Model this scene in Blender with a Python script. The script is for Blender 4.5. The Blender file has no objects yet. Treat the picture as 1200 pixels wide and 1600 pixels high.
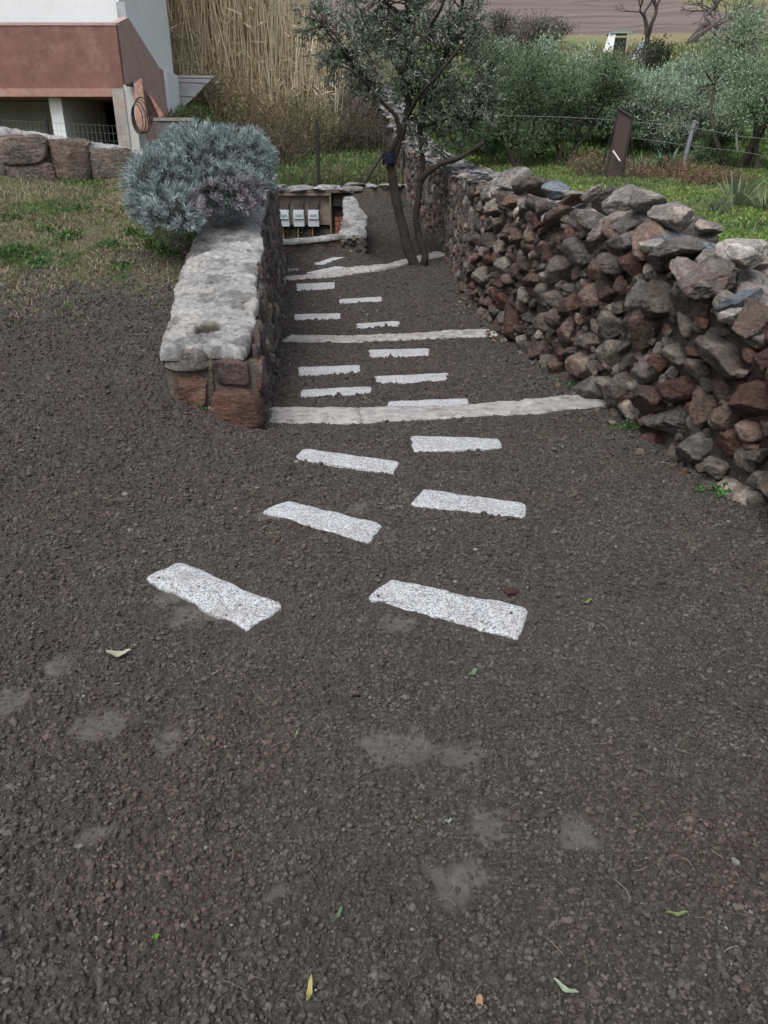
import bpy, bmesh, math, random
import numpy as np
from mathutils import Vector, Matrix
random.seed(7); RNG = np.random.default_rng(7)
R = math.radians
sc = bpy.context.scene
COL = sc.collection

# ------------------------------------------------------------------ camera, sky, sun, exposure
PITCH = 25.2; EYE = 1.6
cam = bpy.data.cameras.new('camera'); cam.sensor_fit = 'VERTICAL'; cam.sensor_height = 36; cam.lens = 27
cam.clip_start = .05; cam.clip_end = 2000
camo = bpy.data.objects.new('camera', cam); COL.objects.link(camo)
camo.location = (0, 0, EYE); camo.rotation_euler = (R(90-PITCH), 0, 0); sc.camera = camo
SUN_EL, SUN_AZ = 60, 205      # overcast: broad soft sun high behind the camera
w = bpy.data.worlds.new('World'); sc.world = w; w.use_nodes = True
nt = w.node_tree; bg = nt.nodes['Background']
sky = nt.nodes.new('ShaderNodeTexSky'); sky.sky_type = 'NISHITA'; sky.sun_disc = False
sky.sun_elevation = R(SUN_EL); sky.sun_rotation = R(SUN_AZ); sky.air_density = 1.6; sky.dust_density = 5; sky.ozone_density = 1.5
hs = nt.nodes.new('ShaderNodeHueSaturation'); hs.inputs['Saturation'].default_value = .5
nt.links.new(sky.outputs[0], hs.inputs['Color']); nt.links.new(hs.outputs[0], bg.inputs[0]); bg.inputs[1].default_value = .12
sl = bpy.data.lights.new('sun', 'SUN'); sl.energy = 1.3; sl.angle = R(32); sl.color = (1, .99, .975)
so = bpy.data.objects.new('sun', sl); COL.objects.link(so)
_el, _az = R(SUN_EL), R(SUN_AZ)
sdir = Vector((math.sin(_az)*math.cos(_el), math.cos(_az)*math.cos(_el), math.sin(_el)))
so.rotation_euler = sdir.to_track_quat('Z', 'Y').to_euler()
sc.view_settings.view_transform = 'Standard'; sc.view_settings.look = 'None'; sc.view_settings.gamma = 1
sc.view_settings.exposure = 0.66

ST, CT = math.sin(R(PITCH)), math.cos(R(PITCH))
def at(px, py, d):
    """world point at forward distance d seen towards a direction"""
    v = (py-800)/1200; t = d/(CT - v*ST)
    return Vector(((px-600)/1200*t, d, EYE - t*(ST + v*CT)))

# ------------------------------------------------------------------ numpy helpers
def hsh(ix, iy, s):
    h = (ix.astype(np.int64)*374761393 + iy.astype(np.int64)*668265263 + s*1442695041) & 0xffffffff
    h = ((h ^ (h >> 13))*1274126177) & 0xffffffff
    h = ((h ^ (h >> 16))*2246822519) & 0xffffffff
    return ((h ^ (h >> 15)) & 0xffffff)/float(0x1000000)
def vn2(x, y, s=0):
    ix, iy = np.floor(x), np.floor(y); fx, fy = x-ix, y-iy
    fx = fx*fx*(3-2*fx); fy = fy*fy*(3-2*fy)
    a, b, c, d = hsh(ix, iy, s), hsh(ix+1, iy, s), hsh(ix, iy+1, s), hsh(ix+1, iy+1, s)
    return (a*(1-fx)+b*fx)*(1-fy) + (c*(1-fx)+d*fx)*fy
def fb2(x, y, s=0, o=4):
    r = 0; a = .5; n = 0
    for k in range(o):
        r = r + a*vn2(x*2**k, y*2**k, s+k*17); n += a; a *= .5
    return r/n
def vn3(p, s=0):
    i = np.floor(p); f = p-i; f = f*f*(3-2*f); r = 0
    for dz in (0, 1):
        wz = f[..., 2] if dz else 1-f[..., 2]
        for dy in (0, 1):
            wy = f[..., 1] if dy else 1-f[..., 1]
            for dx in (0, 1):
                wx = f[..., 0] if dx else 1-f[..., 0]
                r = r + wx*wy*wz*hsh(i[..., 0]+dx, i[..., 1]+dy+(i[..., 2]+dz)*977, s)
    return r
def sst(a, b, x):
    t = np.clip((x-a)/(b-a), 0, 1); return t*t*(3-2*t)
def mix(a, b, t): return a*(1-t)+b*t

class MB:
    def __init__(s): s.v = []; s.f = {3: [], 4: []}; s.c = []; s.n = 0
    def add(s, v, f3=None, f4=None, col=(1, 1, 1)):
        v = np.asarray(v, float).reshape(-1, 3)
        if f3 is not None and len(f3): s.f[3].append(np.asarray(f3)+s.n)
        if f4 is not None and len(f4): s.f[4].append(np.asarray(f4)+s.n)
        c = np.asarray(col, float)
        if c.ndim == 1: c = np.tile(c, (len(v), 1))
        s.v.append(v); s.c.append(c); s.n += len(v); return s
    def box(s, x0, x1, y0, y1, z0, z1, col=(1, 1, 1), M=None):
        v = np.array([(x, y, z) for z in (z0, z1) for y in (y0, y1) for x in (x0, x1)], float)
        if M is not None: v = np.array([tuple(M @ Vector(q)) for q in v])
        return s.add(v, f4=[(0, 2, 3, 1), (4, 5, 7, 6), (0, 1, 5, 4), (2, 6, 7, 3), (0, 4, 6, 2), (1, 3, 7, 5)], col=col)
    def tube(s, pts, rad, n=6, col=(1, 1, 1), rough=0):
        pts = np.asarray([tuple(p) for p in pts], float); rad = np.broadcast_to(np.asarray(rad, float), (len(pts),))
        tg = np.gradient(pts, axis=0); tg /= np.linalg.norm(tg, axis=1, keepdims=True)+1e-9
        up = np.array([.31, .17, .93]) if abs(tg[0][2]) < .8 else np.array([1, .1, 0])
        a = np.cross(tg, up); a /= np.linalg.norm(a, axis=1, keepdims=True)+1e-9; b = np.cross(tg, a)
        an = np.arange(n)/n*2*math.pi
        rr = rad[:, None]*(1+rough*(RNG.random((len(pts), n))-.5))
        v = pts[:, None]+rr[..., None]*(np.cos(an)[None, :, None]*a[:, None]+np.sin(an)[None, :, None]*b[:, None])
        k = len(pts); i = np.arange(k-1)[:, None]*n; j = np.arange(n)[None]; j2 = (j+1) % n
        f = np.stack([i+j, i+j2, i+n+j2, i+n+j], -1).reshape(-1, 4)
        v = np.vstack([v.reshape(-1, 3), pts[:1], pts[-1:]])
        c0, c1 = k*n, k*n+1; q = np.arange(n); q2 = (q+1) % n
        f3 = np.vstack([np.stack([np.full(n, c0), q2, q], -1), np.stack([np.full(n, c1), (k-1)*n+q, (k-1)*n+q2], -1)])
        return s.add(v, f3=f3, f4=f, col=col)
    def build(s, name, mat, parent=None, smooth=False):
        me = bpy.data.meshes.new(name); v = np.vstack(s.v); me.vertices.add(len(v)); me.vertices.foreach_set('co', v.ravel().astype(np.float32))
        fs = []; st = []; tot = []; pos = 0
        for k in (3, 4):
            if s.f[k]:
                f = np.vstack(s.f[k]); fs.append(f.ravel()); st.append(pos+np.arange(len(f))*k); tot.append(np.full(len(f), k)); pos += f.size
        idx = np.concatenate(fs); me.loops.add(len(idx)); me.loops.foreach_set('vertex_index', idx.astype(np.int32))
        st = np.concatenate(st); me.polygons.add(len(st)); me.polygons.foreach_set('loop_start', st.astype(np.int32))
        me.polygons.foreach_set('loop_total', np.concatenate(tot).astype(np.int32))
        me.polygons.foreach_set('use_smooth', np.full(len(st), smooth))
        ca = me.color_attributes.new('col', 'FLOAT_COLOR', 'POINT'); c = np.vstack(s.c)
        ca.data.foreach_set('color', np.hstack([c, np.ones((len(c), 1))]).ravel().astype(np.float32))
        me.update(calc_edges=True); me.validate()
        o = bpy.data.objects.new(name, me); COL.objects.link(o); me.materials.append(mat)
        if parent is not None: o.parent = parent; o.matrix_parent_inverse = Matrix.Translation(-Vector(parent.location))
        return o
def tag(o, label=None, cat=None, group=None, kind=None):
    if label: o['label'] = label
    if kind is None and o.parent is not None: kind = 'thing'
    if cat: o['category'] = cat
    if group: o['group'] = group
    o['kind'] = kind or 'thing'
    return o
def thing(name, loc, label, cat, group=None):
    o = bpy.data.objects.new(name, None); COL.objects.link(o); o.location = loc; o.empty_display_size = .1
    return tag(o, label, cat, group)

# ------------------------------------------------------------------ materials
def newmat(name, rough=.85, spec=.25):
    m = bpy.data.materials.new(name); m.use_nodes = True; b = m.node_tree.nodes['Principled BSDF']
    b.inputs['Roughness'].default_value = rough; b.inputs['Specular IOR Level'].default_value = spec
    return m, m.node_tree, b
def N(nt, t, **kw):
    n = nt.nodes.new(t)
    for k, v in kw.items(): setattr(n, k, v)
    return n
def noise(nt, scale, detail=4, rough=.6, vec=None, dist=0):
    n = N(nt, 'ShaderNodeTexNoise'); n.inputs['Scale'].default_value = scale; n.inputs['Detail'].default_value = detail
    n.inputs['Roughness'].default_value = rough; n.inputs['Distortion'].default_value = dist
    if vec is None:
        g = N(nt, 'ShaderNodeNewGeometry'); vec = g.outputs['Position']
    nt.links.new(vec, n.inputs['Vector']); return n.outputs['Fac']
def ramp(nt, fac, stops):
    r = N(nt, 'ShaderNodeValToRGB'); e = r.color_ramp.elements
    while len(e) < len(stops): e.new(.5)
    for q, (p, c) in zip(e, stops):
        q.position = p; q.color = (*c, 1) if hasattr(c, '__len__') else (c, c, c, 1)
    nt.links.new(fac, r.inputs['Fac']); return r.outputs['Color']
def mx(nt, a, b, f, mode='MIX'):
    m = N(nt, 'ShaderNodeMix', data_type='RGBA', blend_type=mode)
    for sock, val in ((m.inputs[6], a), (m.inputs[7], b), (m.inputs[0], f)):
        if isinstance(val, bpy.types.NodeSocket): nt.links.new(val, sock)
        elif hasattr(val, '__len__'): sock.default_value = (*val, 1)
        else: sock.default_value = val if sock == m.inputs[0] else (val, val, val, 1)
    return m.outputs[2]
def bump(nt, b, h, strength=.6, dist=.01, prev=None):
    n = N(nt, 'ShaderNodeBump'); n.inputs['Strength'].default_value = strength; n.inputs['Distance'].default_value = dist
    nt.links.new(h, n.inputs['Height'])
    if prev is not None: nt.links.new(prev, n.inputs['Normal'])
    nt.links.new(n.outputs[0], b.inputs['Normal']); return n.outputs[0]
def attr(nt, name, out='Color'):
    a = N(nt, 'ShaderNodeAttribute', attribute_name=name); return a.outputs[out]

def mat_attr(name, lo=.75, hi=1.25, scale=8, rough=.85, bs=.5, bd=.008, bscale=60, spec=.25, detail=5, translucent=0):
    m, t, b = newmat(name, rough, spec)
    c = attr(t, 'col'); n = noise(t, scale, detail, .65)
    c = mx(t, c, ramp(t, n, [(.25, lo), (.75, hi)]), 1, 'MULTIPLY')
    t.links.new(c, b.inputs['Base Color'])
    if bs: bump(t, b, noise(t, bscale, 6, .7), bs, bd)
    if translucent:
        tr = N(t, 'ShaderNodeBsdfTranslucent'); t.links.new(c, tr.inputs['Color']); ms = N(t, 'ShaderNodeMixShader'); ms.inputs[0].default_value = translucent
        t.links.new(b.outputs[0], ms.inputs[1]); t.links.new(tr.outputs[0], ms.inputs[2]); t.links.new(ms.outputs[0], t.nodes['Material Output'].inputs['Surface'])
    return m
M_LEAF = mat_attr('leaf', .8, 1.2, 3, .6, 0, spec=.3, translucent=.25)
M_STRAW = mat_attr('dry_stalk', .85, 1.2, 3, .8, 0, translucent=.3)
M_BARK = mat_attr('bark', .55, 1.35, 22, .95, .9, .02, 45)
M_METAL = mat_attr('painted_metal', .85, 1.15, 12, .6, .1, .002)
M_WOOD = mat_attr('weathered_wood', .6, 1.3, 14, .9, .5, .004, 50)

def mat_rock():
    m, t, b = newmat('rock', .72, .4)
    c = attr(t, 'col')
    n1 = noise(t, 5, 6, .7, dist=.6); n2 = noise(t, 38, 5, .75)
    c = mx(t, c, ramp(t, n1, [(.3, (.5, .48, .48)), (.48, (.95, .95, .95)), (.66, (1.75, 1.68, 1.58))]), 1, 'MULTIPLY')
    c = mx(t, c, ramp(t, n2, [(.3, .45), (.7, 1.5)]), 1, 'MULTIPLY')
    rust = ramp(t, noise(t, 3.1, 4, .6, dist=1.2), [(.56, 0), (.7, .55)])
    c = mx(t, c, (.125, .068, .05), rust)
    lich = ramp(t, noise(t, 17, 5, .8), [(.6, 0), (.68, .6)])
    c = mx(t, c, (.34, .33, .30), lich)
    t.links.new(c, b.inputs['Base Color'])
    vo = N(t, 'ShaderNodeTexVoronoi'); vo.inputs['Scale'].default_value = 13; vo.inputs['Detail'].default_value = 2
    g = N(t, 'ShaderNodeNewGeometry'); w1 = N(t, 'ShaderNodeMapping'); w1.inputs['Scale'].default_value = (1, .8, 2.1); w1.inputs['Rotation'].default_value = (.4, .3, .5)
    t.links.new(g.outputs['Position'], w1.inputs[0]); t.links.new(w1.outputs[0], vo.inputs['Vector'])
    p = bump(t, b, vo.outputs['Distance'], .9, .05)
    p = bump(t, b, noise(t, 11, 8, .75, dist=.5), .9, .06, p)
    bump(t, b, noise(t, 60, 6, .8), .9, .014, p)
    return m
M_ROCK = mat_rock()
def mat_mortar(name, ca, cb, s=7, cracks=True):
    m, t, b = newmat(name, .9, .2)
    c = mx(t, ca, cb, ramp(t, noise(t, s, 7, .7, dist=.5), [(.38, 0), (.62, 1)]))
    c = mx(t, c, ramp(t, noise(t, s*9, 6, .8), [(.3, .68), (.7, 1.28)]), 1, 'MULTIPLY')
    t.links.new(c, b.inputs['Base Color'])
    p = bump(t, b, noise(t, s*1.7, 8, .75, dist=.6), 1, .05); bump(t, b, noise(t, 80, 6, .8), .8, .01, p)
    return m
M_COPING = mat_mortar('pale_coping', (.40, .39, .395), (.20, .185, .18))
M_EDGING = mat_mortar('pale_edging_stone', (.40, .375, .365), (.235, .205, .20), 9)
M_CORE = mat_mortar('dark_earth_core', (.07, .056, .048), (.11, .09, .076))
M_MORTAR = mat_mortar('wall_mortar', (.17, .14, .12), (.10, .08, .07))
def mat_granite():
    m, t, b = newmat('speckled_granite', .75, .35)
    v = N(t, 'ShaderNodeTexVoronoi'); v.inputs['Scale'].default_value = 165
    g = N(t, 'ShaderNodeNewGeometry'); t.links.new(g.outputs['Position'], v.inputs['Vector'])
    sp = ramp(t, v.outputs['Color'], [(.20, (.05, .055, .065)), (.38, (.20, .215, .24)), (.5, (.42, .435, .46)), (.85, (.58, .585, .58))])
    n = noise(t, 210, 3, .6)
    c = mx(t, sp, ramp(t, n, [(.40, (.05, .055, .07)), (.52, (.52, .54, .57))]), .35)
    dirt = ramp(t, noise(t, 7, 8, .8), [(.46, 0), (.70, .75)])
    c = mx(t, c, (.2, .17, .155), dirt)
    t.links.new(c, b.inputs['Base Color']); bump(t, b, noise(t, 160, 5, .8), .7, .004)
    return m
M_GRANITE = mat_granite()
def plain(name, col, rough=.8, s=6, lo=.85, hi=1.12, bs=.25, bd=.004, bsc=90, stain=None):
    m, t, b = newmat(name, rough, .25)
    c = mx(t, col, ramp(t, noise(t, s, 6, .65), [(.3, lo), (.7, hi)]), 1, 'MULTIPLY')
    if stain:
        c = mx(t, c, stain, ramp(t, noise(t, 2.6, 7, .75), [(.5, 0), (.72, .8)]))
    t.links.new(c, b.inputs['Base Color'])
    if bs: bump(t, b, noise(t, bsc, 5, .7), bs, bd)
    return m
M_WHITE = plain('white_render', (.70, .73, .755), .9, 1.2, .93, 1.03, stain=(.60, .62, .63))
M_RED = plain('terracotta_render', (.195, .102, .086), .9, 3, .75, 1.15, stain=(.29, .175, .15))
M_CONC = plain('stained_concrete', (.36, .34, .32), .9, 3, .7, 1.15, stain=(.30, .16, .12))
M_GREYW = plain('grey_shade_render', (.42, .44, .43), .9, 2, .8, 1.08)  # grey of the pillar return; on the inner wall it paints in shade
M_BOARD = plain('meter_backboard', (.20, .165, .135), .85, 6, .6, 1.2)
M_BRICK = plain('red_brick', (.22, .085, .06), .9, 9, .5, 1.3, .6, .01, 30)
M_PLAST = plain('pale_plastic', (.40, .46, .50), .5, 20, .9, 1.05, 0)
M_DARK = plain('void_shade', (.03, .028, .026), .95, 6)  # near-black colour that paints the shade inside hollow places
M_DECK = plain('weathered_deck', (.36, .37, .38), .9, 2, .85, 1.1)

# ------------------------------------------------------------------ terrain
XR = np.array([(-8, 2.35), (0, 2.1), (2, 1.95), (3.3, 1.82), (4, 1.72), (5.4, 1.56), (6.5, 1.42), (8.2, 1.2), (10.3, 1.1), (12, 1.1), (14.8, 1.03), (16.5, .78), (18.5, .5), (21, .3), (26, -.2), (33, -1.1), (60, -4)])
XL = np.array([(-8, -.7), (4.9, -.84), (8.6, -1.2), (13, -1.66), (40, -3)])
def xr(d): return np.interp(d, XR[:, 0], XR[:, 1])
def xl(d): return np.interp(d, XL[:, 0], XL[:, 1])
def pr(d, *a): return np.interp(d, a[0::2], a[1::2])
def zcen(d): return pr(d, -8, .1, 0, 0, 3, -.02, 5, -.09, 8, -.17, 12, -.2, 14, -.15, 16, .12, 18, .56, 20, .8, 24, 1.5, 28, 2.2, 35, 3.5, 45, 5.3, 58, 7.8, 76, 11, 131, 21.5, 300, 60)
def zleft(x, d):
    a = pr(d, -8, .1, 0, 0, 2.6, .0, 4.4, .12, 5.0, .27, 6.1, .6, 7.5, .98, 8.9, 1.3, 10, 1.28, 17, 1.42, 20, 2.0, 24, 2.6, 35, 4.1, 45, 5.8, 58, 8, 76, 11, 131, 21.5, 300, 60)
    a = a + np.clip(-3-x, 0, 3)*.06*sst(4, 8, d)*(1-sst(9, 10, d))
    low = pr(d, 0, 1.3, 10, 1.3, 13, .9, 18, .7, 20, .85, 24, 1.55, 28, 2.2, 35, 3.6, 45, 5.5, 58, 7.9, 76, 11, 131, 21.5, 300, 60)
    return mix(a, low, sst(-5, -3, x)*sst(9.5, 12.5, d))
def zright(x, d): return pr(d, -8, .5, 2, .55, 6, .68, 24, .78, 30, 1.3, 36, 2.2, 45, 4.3, 58, 7.3, 76, 10.8, 131, 21.2, 300, 60)
PIT = (-2.7, -.82, 13.95, 16.2)
def zg(x, d):
    x = np.asarray(x, float); d = np.asarray(d, float)
    near = 1-sst(4.3, 5.1, d); far = sst(14, 17, d)
    lo = xl(d)-.42; hi = xl(d)-.14
    lo = mix(lo, -2.3, near); hi = mix(hi, -.2, near)
    lo = mix(lo, -4.2, far); hi = mix(hi, -2.0, far)
    z = mix(zleft(x, d), zcen(d), np.clip((x-lo)/(hi-lo), 0, 1)**2*(3-2*np.clip((x-lo)/(hi-lo), 0, 1)))
    z = z + .17*sst(12.5, 13.4, d)*(1-sst(-.5, .2, x))*(1-sst(15, 17, d))
    wr = sst(xr(d)+.18, xr(d)+.5, x); wr = mix(wr, sst(-6, 4, x), sst(30, 40, d))
    z = mix(z, zright(x, d), wr)
    inp = sst(PIT[0]-.1, PIT[0]+.05, x)*(1-sst(PIT[1]-.05, PIT[1]+.1, x))*sst(PIT[2]-.05, PIT[2]+.1, d)*(1-sst(PIT[3]-.05, PIT[3]+.15, d))
    z = mix(z, np.minimum(z, -.05), inp)
    z = z + (fb2(x*.9+5, d*.9, 3, 3)-.5)*.07*sst(.5, 2, np.abs(d)) + (fb2(x*.06, d*.06, 9, 3)-.5)*3*sst(30, 70, d)
    return z
_DS = np.concatenate([np.arange(.6, 20, .01), np.arange(20, 120, .1)])
def onground(px, py):
    """first point of the terrain met along a view direction"""
    v = (py-800)/1200; t = _DS/(CT-v*ST); x = (px-600)/1200*t; h = EYE-t*(ST+v*CT)-zg(x, _DS)
    k = int(np.argmax(h < 0)) if (h < 0).any() else len(h)-1
    f = 0 if k == 0 else h[k-1]/(h[k-1]-h[k]+1e-9); d = _DS[k] if k == 0 else mix(_DS[k-1], _DS[k], f)
    return at(px, py, float(d))

SLABS = [((277,877),(443,948),(387,988),(225,905)), ((607,905),(826,952),(810,1003),(573,937)), ((450,782),(597,820),(577,852),(407,800)),
 ((662,764),(822,788),(820,810),(641,790)), ((474,702),(625,722),(616,742),(460,716)), ((640,682),(782,685),(787,701),(647,707)),
 ((470,609),(580,605),(580,616),(470,621)), ((605,628),(730,623),(733,632),(605,638)), ((585,588),(700,584),(700,595),(590,600)),
 ((466,574),(563,571),(563,583),(467,588)), ((576,547),(671,545),(671,556),(578,559)), ((460,491),(532,490),(532,499),(460,501)),
 ((557,506),(624,502),(626,510),(558,514)), ((530,468),(596,464),(597,471),(530,475)), ((463,444),(523,441),(523,451),(464,455)),
 ((488,413),(520,402),(540,402),(505,414)), ((478,427),(525,416),(541,418),(500,429))]
SLAB_W = [[onground(*q) for q in s] for s in SLABS]
KERBS = [[(418,648),(560,650),(700,644),(830,636),(948,624)], [(448,529),(540,531),(640,527),(710,522),(774,520)], [(444,436),(520,430),(580,420),(630,410),(692,396)]]
KERB_W = [[onground(*q) for q in k] for k in KERBS]
KERB_HW = [.19, .18, .17]

def inpoly(x, y, poly, soft):
    """signed distance style mask for a convex quad (positive inside)"""
    m = np.full(x.shape, 9.); n = len(poly); A = 0
    for i in range(n): A += poly[i][0]*poly[(i+1) % n][1]-poly[(i+1) % n][0]*poly[i][1]
    sgn = 1 if A > 0 else -1
    for i in range(n):
        a, b = poly[i], poly[(i+1) % n]; ex, ey = b[0]-a[0], b[1]-a[1]; L = math.hypot(ex, ey)
        m = np.minimum(m, sgn*(ex*(y-a[1])-ey*(x-a[0]))/L)
    return m
def segdist(x, y, pts):
    m = np.full(x.shape, 99.)
    for a, b in zip(pts[:-1], pts[1:]):
        ex, ey = b[0]-a[0], b[1]-a[1]; L2 = ex*ex+ey*ey
        t = np.clip(((x-a[0])*ex+(y-a[1])*ey)/L2, 0, 1)
        m = np.minimum(m, np.hypot(x-a[0]-t*ex, y-a[1]-t*ey))
    return m
def clods(x, y, cell, s, pres=1., rmin=.3, rmax=.62):
    gx, gy = x/cell, y/cell; ix, iy = np.floor(gx), np.floor(gy); out = np.zeros_like(x)
    for a in (-1, 0, 1):
        for b in (-1, 0, 1):
            cx, cy = ix+a, iy+b
            h1, h2, h3, h4 = hsh(cx, cy, s), hsh(cx, cy, s+1), hsh(cx, cy, s+2), hsh(cx, cy, s+3)
            r = rmin+(rmax-rmin)*h3; an = h4*6.28; dx = gx-cx-h1; dy = gy-cy-h2
            u = dx*np.cos(an)+dy*np.sin(an); v = (dy*np.cos(an)-dx*np.sin(an))*1.35
            q = 1-(u*u+v*v)/(r*r)
            out = np.maximum(out, np.where(h4*7.77 % 1 < pres, r*np.sqrt(np.clip(q, 0, 1)), 0))
    return out*cell
# footprints and smeared patches: px, py, radius across, radius along
PATCH = [(90,1045,34,22),(12,1098,38,26),(150,1135,56,27),(255,1160,38,22),(620,1168,72,28),(715,1188,50,22),(760,1290,34,34),(712,1380,62,44),(905,1302,46,34),(150,1310,32,20),
         (300,962,50,20),(255,935,30,16),(628,976,34,14),(430,1395,38,14),(560,795,20,9),(420,805,25,9)]
PATCH_W = []
for (px, py, rx_, ry_) in PATCH:
    c = onground(px, py); e = onground(px+rx_, py); f = onground(px, py+ry_)
    PATCH_W.append((c.x, c.y, abs(e.x-c.x), abs(f.y-c.y)))

GRID = {}
def ground():
    rows = [-7, -6, -5, -4, -3, -2, -1.2, -.6, -.2, .1, .35, .55, .7]; d = .8
    while d < 21: rows.append(d); d += .0023*(d*.905+.68)
    while d < 42: rows.append(d); d += .0042*(d*.905+.68)
    while d < 320: rows.append(d); d += .012*(d*.905+.68)
    rows = np.array(rows)
    uf = np.arange(-.66, .661, .00165); k = .0017*1.16**np.arange(1, 46); ex = np.cumsum(k)
    u = np.concatenate([-.66-ex[::-1], uf, .66+ex])
    D, U = np.meshgrid(rows, u, indexing='ij'); X = (np.maximum(D, .3)*.905+.7)*U
    Z = zg(X, D); sp = .0019*(np.maximum(D, .3)*.905+.68)
    bx, by = xl(D)-.35, 6.0+(fb2(X*1.6, D*1.6, 41, 4)-.5)*2.8
    lawn = sst(0, 1.1, D-by-.12*(X+2))*(1-sst(-.1, .1, X-bx))*(1-sst(10, 11, D))
    lawn = np.maximum(lawn, sst(10, 11, D)*(1-sst(-.1, .1, X-bx)))
    mead = np.maximum(sst(.35, .55, X-xr(D)), sst(19.0, 19.4, D))
    plow = sst(66, 70, D+(fb2(X*.05, D*.05, 5, 3)-.5)*10)*(1-sst(34, 40, X-(D-76)*.1+0))
    soil = np.clip(1-lawn-mead, 0, 1)*(1-plow)
    patch = np.zeros_like(X)
    wx = X+(fb2(X*14, D*14, 61, 3)-.5)*.09; wy = D+(fb2(X*14, D*14, 71, 3)-.5)*.09
    for cx, cy, ra, rb in PATCH_W:
        q = np.hypot((wx-cx)/ra, (wy-cy)/rb)+(fb2(X*22, D*22, 62, 3)-.5)*.7; patch = np.maximum(patch, 1-sst(.6, 1.05, q))
    # soft extra trampled zones
    tram = sst(.60, .74, fb2(X*2.1, D*2.1, 88, 4))*sst(3.2, 1.5, D)*.0
    # clod field
    qx = X+(vn2(X*60, D*60, 11)-.5)*.012; qy = D+(vn2(X*60, D*60, 12)-.5)*.012
    H = np.zeros_like(X); tint = np.full_like(X, .5)
    amp = .65+.7*fb2(X*1.3, D*1.3, 21, 3)
    near = (D > .6) & (D < 21) & (np.abs(U) < 1.2)
    for cell, s, pres, kk in ((.0085, 101, .9, 1.15), (.0145, 131, .8, 1.25), (.024, 161, .42, 1.2), (.04, 191, .14, 1.0), (.075, 221, .010, .7)):
        f = sst(.7, 1.8, cell/sp)*(1+.5*sst(2.5, 5, D))
        h = np.zeros_like(X); h[near] = clods(qx[near], qy[near], cell, s, pres)
        hn = h*kk*f; hid_ = vn2(np.floor(X/cell*.9)+.5, np.floor(D/cell*.9)+.5, s+9)
        tint = np.where(hn > H, hid_, tint); H = np.maximum(H, hn)+h*f*.15
    H += (vn2(X*150, D*150, 14)-.5)*.004*sst(.0065, .003, sp)
    H += (fb2(X*7, D*7, 31, 4)-.5)*.026
    H *= amp
    H = H*(1-patch*.80) - patch*.006 + patch*(fb2(X*25, D*25, 77, 4)-.5)*.014
    damp = np.ones_like(X)
    for s in SLAB_W:
        m = inpoly(X, D, [(p.x, p.y) for p in s], 0)
        damp = np.minimum(damp, 1-.85*sst(-.035, -.008, m)); Z -= .035*sst(.008, .03, m)
        Z -= .004*sst(-.05, -.01, m)*(1-sst(.0, .01, m))
    for kp, hw in zip(KERB_W, KERB_HW):
        m = hw-segdist(X, D, [(p.x, p.y) for p in kp])
        damp = np.minimum(damp, 1-.8*sst(-.05, -.01, m)); Z -= .04*sst(.03, .08, m)
    Z += H*damp*soil*.92 + (1-soil)*(fb2(X*5, D*5, 51, 5)-.5)*.05*(D < 60)
    Z += plow*(.5+.5*np.sin(D*2.6+fb2(X*.03, D*.03, 4, 2)*3))*.16
    GRID.update(rows=rows, u=u, Z=Z, patch=patch, soil=soil*(damp > .55))
    nr, nc = X.shape; V = np.stack([X, D, Z], -1).reshape(-1, 3)
    i = np.arange(nr-1)[:, None]*nc+np.arange(nc-1)[None]
    F = np.stack([i, i+1, i+nc+1, i+nc], -1).reshape(-1, 4)
    zone = np.zeros(X.shape, int); zone[lawn > .5] = 1; zone[mead > .5] = 2; zone[(plow > .5)] = 3
    fz = zone.reshape(-1)[F[:, 0]]
    at_ = {'lawn': lawn, 'mead': mead, 'plow': plow, 'patch': patch, 'tint': tint}
    for zi, nm, lab in ((0, 'ground', 'dark brown crumbly bare soil'), (1, 'lawn', 'patchy lawn of dry straw and green grass'), (2, 'meadow', 'green meadow rising up the hillside'), (3, 'plowed_field', 'brown ploughed field on the far slope')):
        f = F[fz == zi]; used, inv = np.unique(f, return_inverse=True); inv = inv.reshape(f.shape)
        mb = MB().add(V[used], f4=inv); o = mb.build(nm, M_GROUND, smooth=True); me = o.data
        for k, a in at_.items():
            q = me.attributes.new(k, 'FLOAT', 'POINT'); q.data.foreach_set('value', a.reshape(-1)[used].astype(np.float32))
        tag(o, lab, {0: 'soil', 1: 'lawn', 2: 'meadow', 3: 'field'}[zi], kind='structure')
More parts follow.
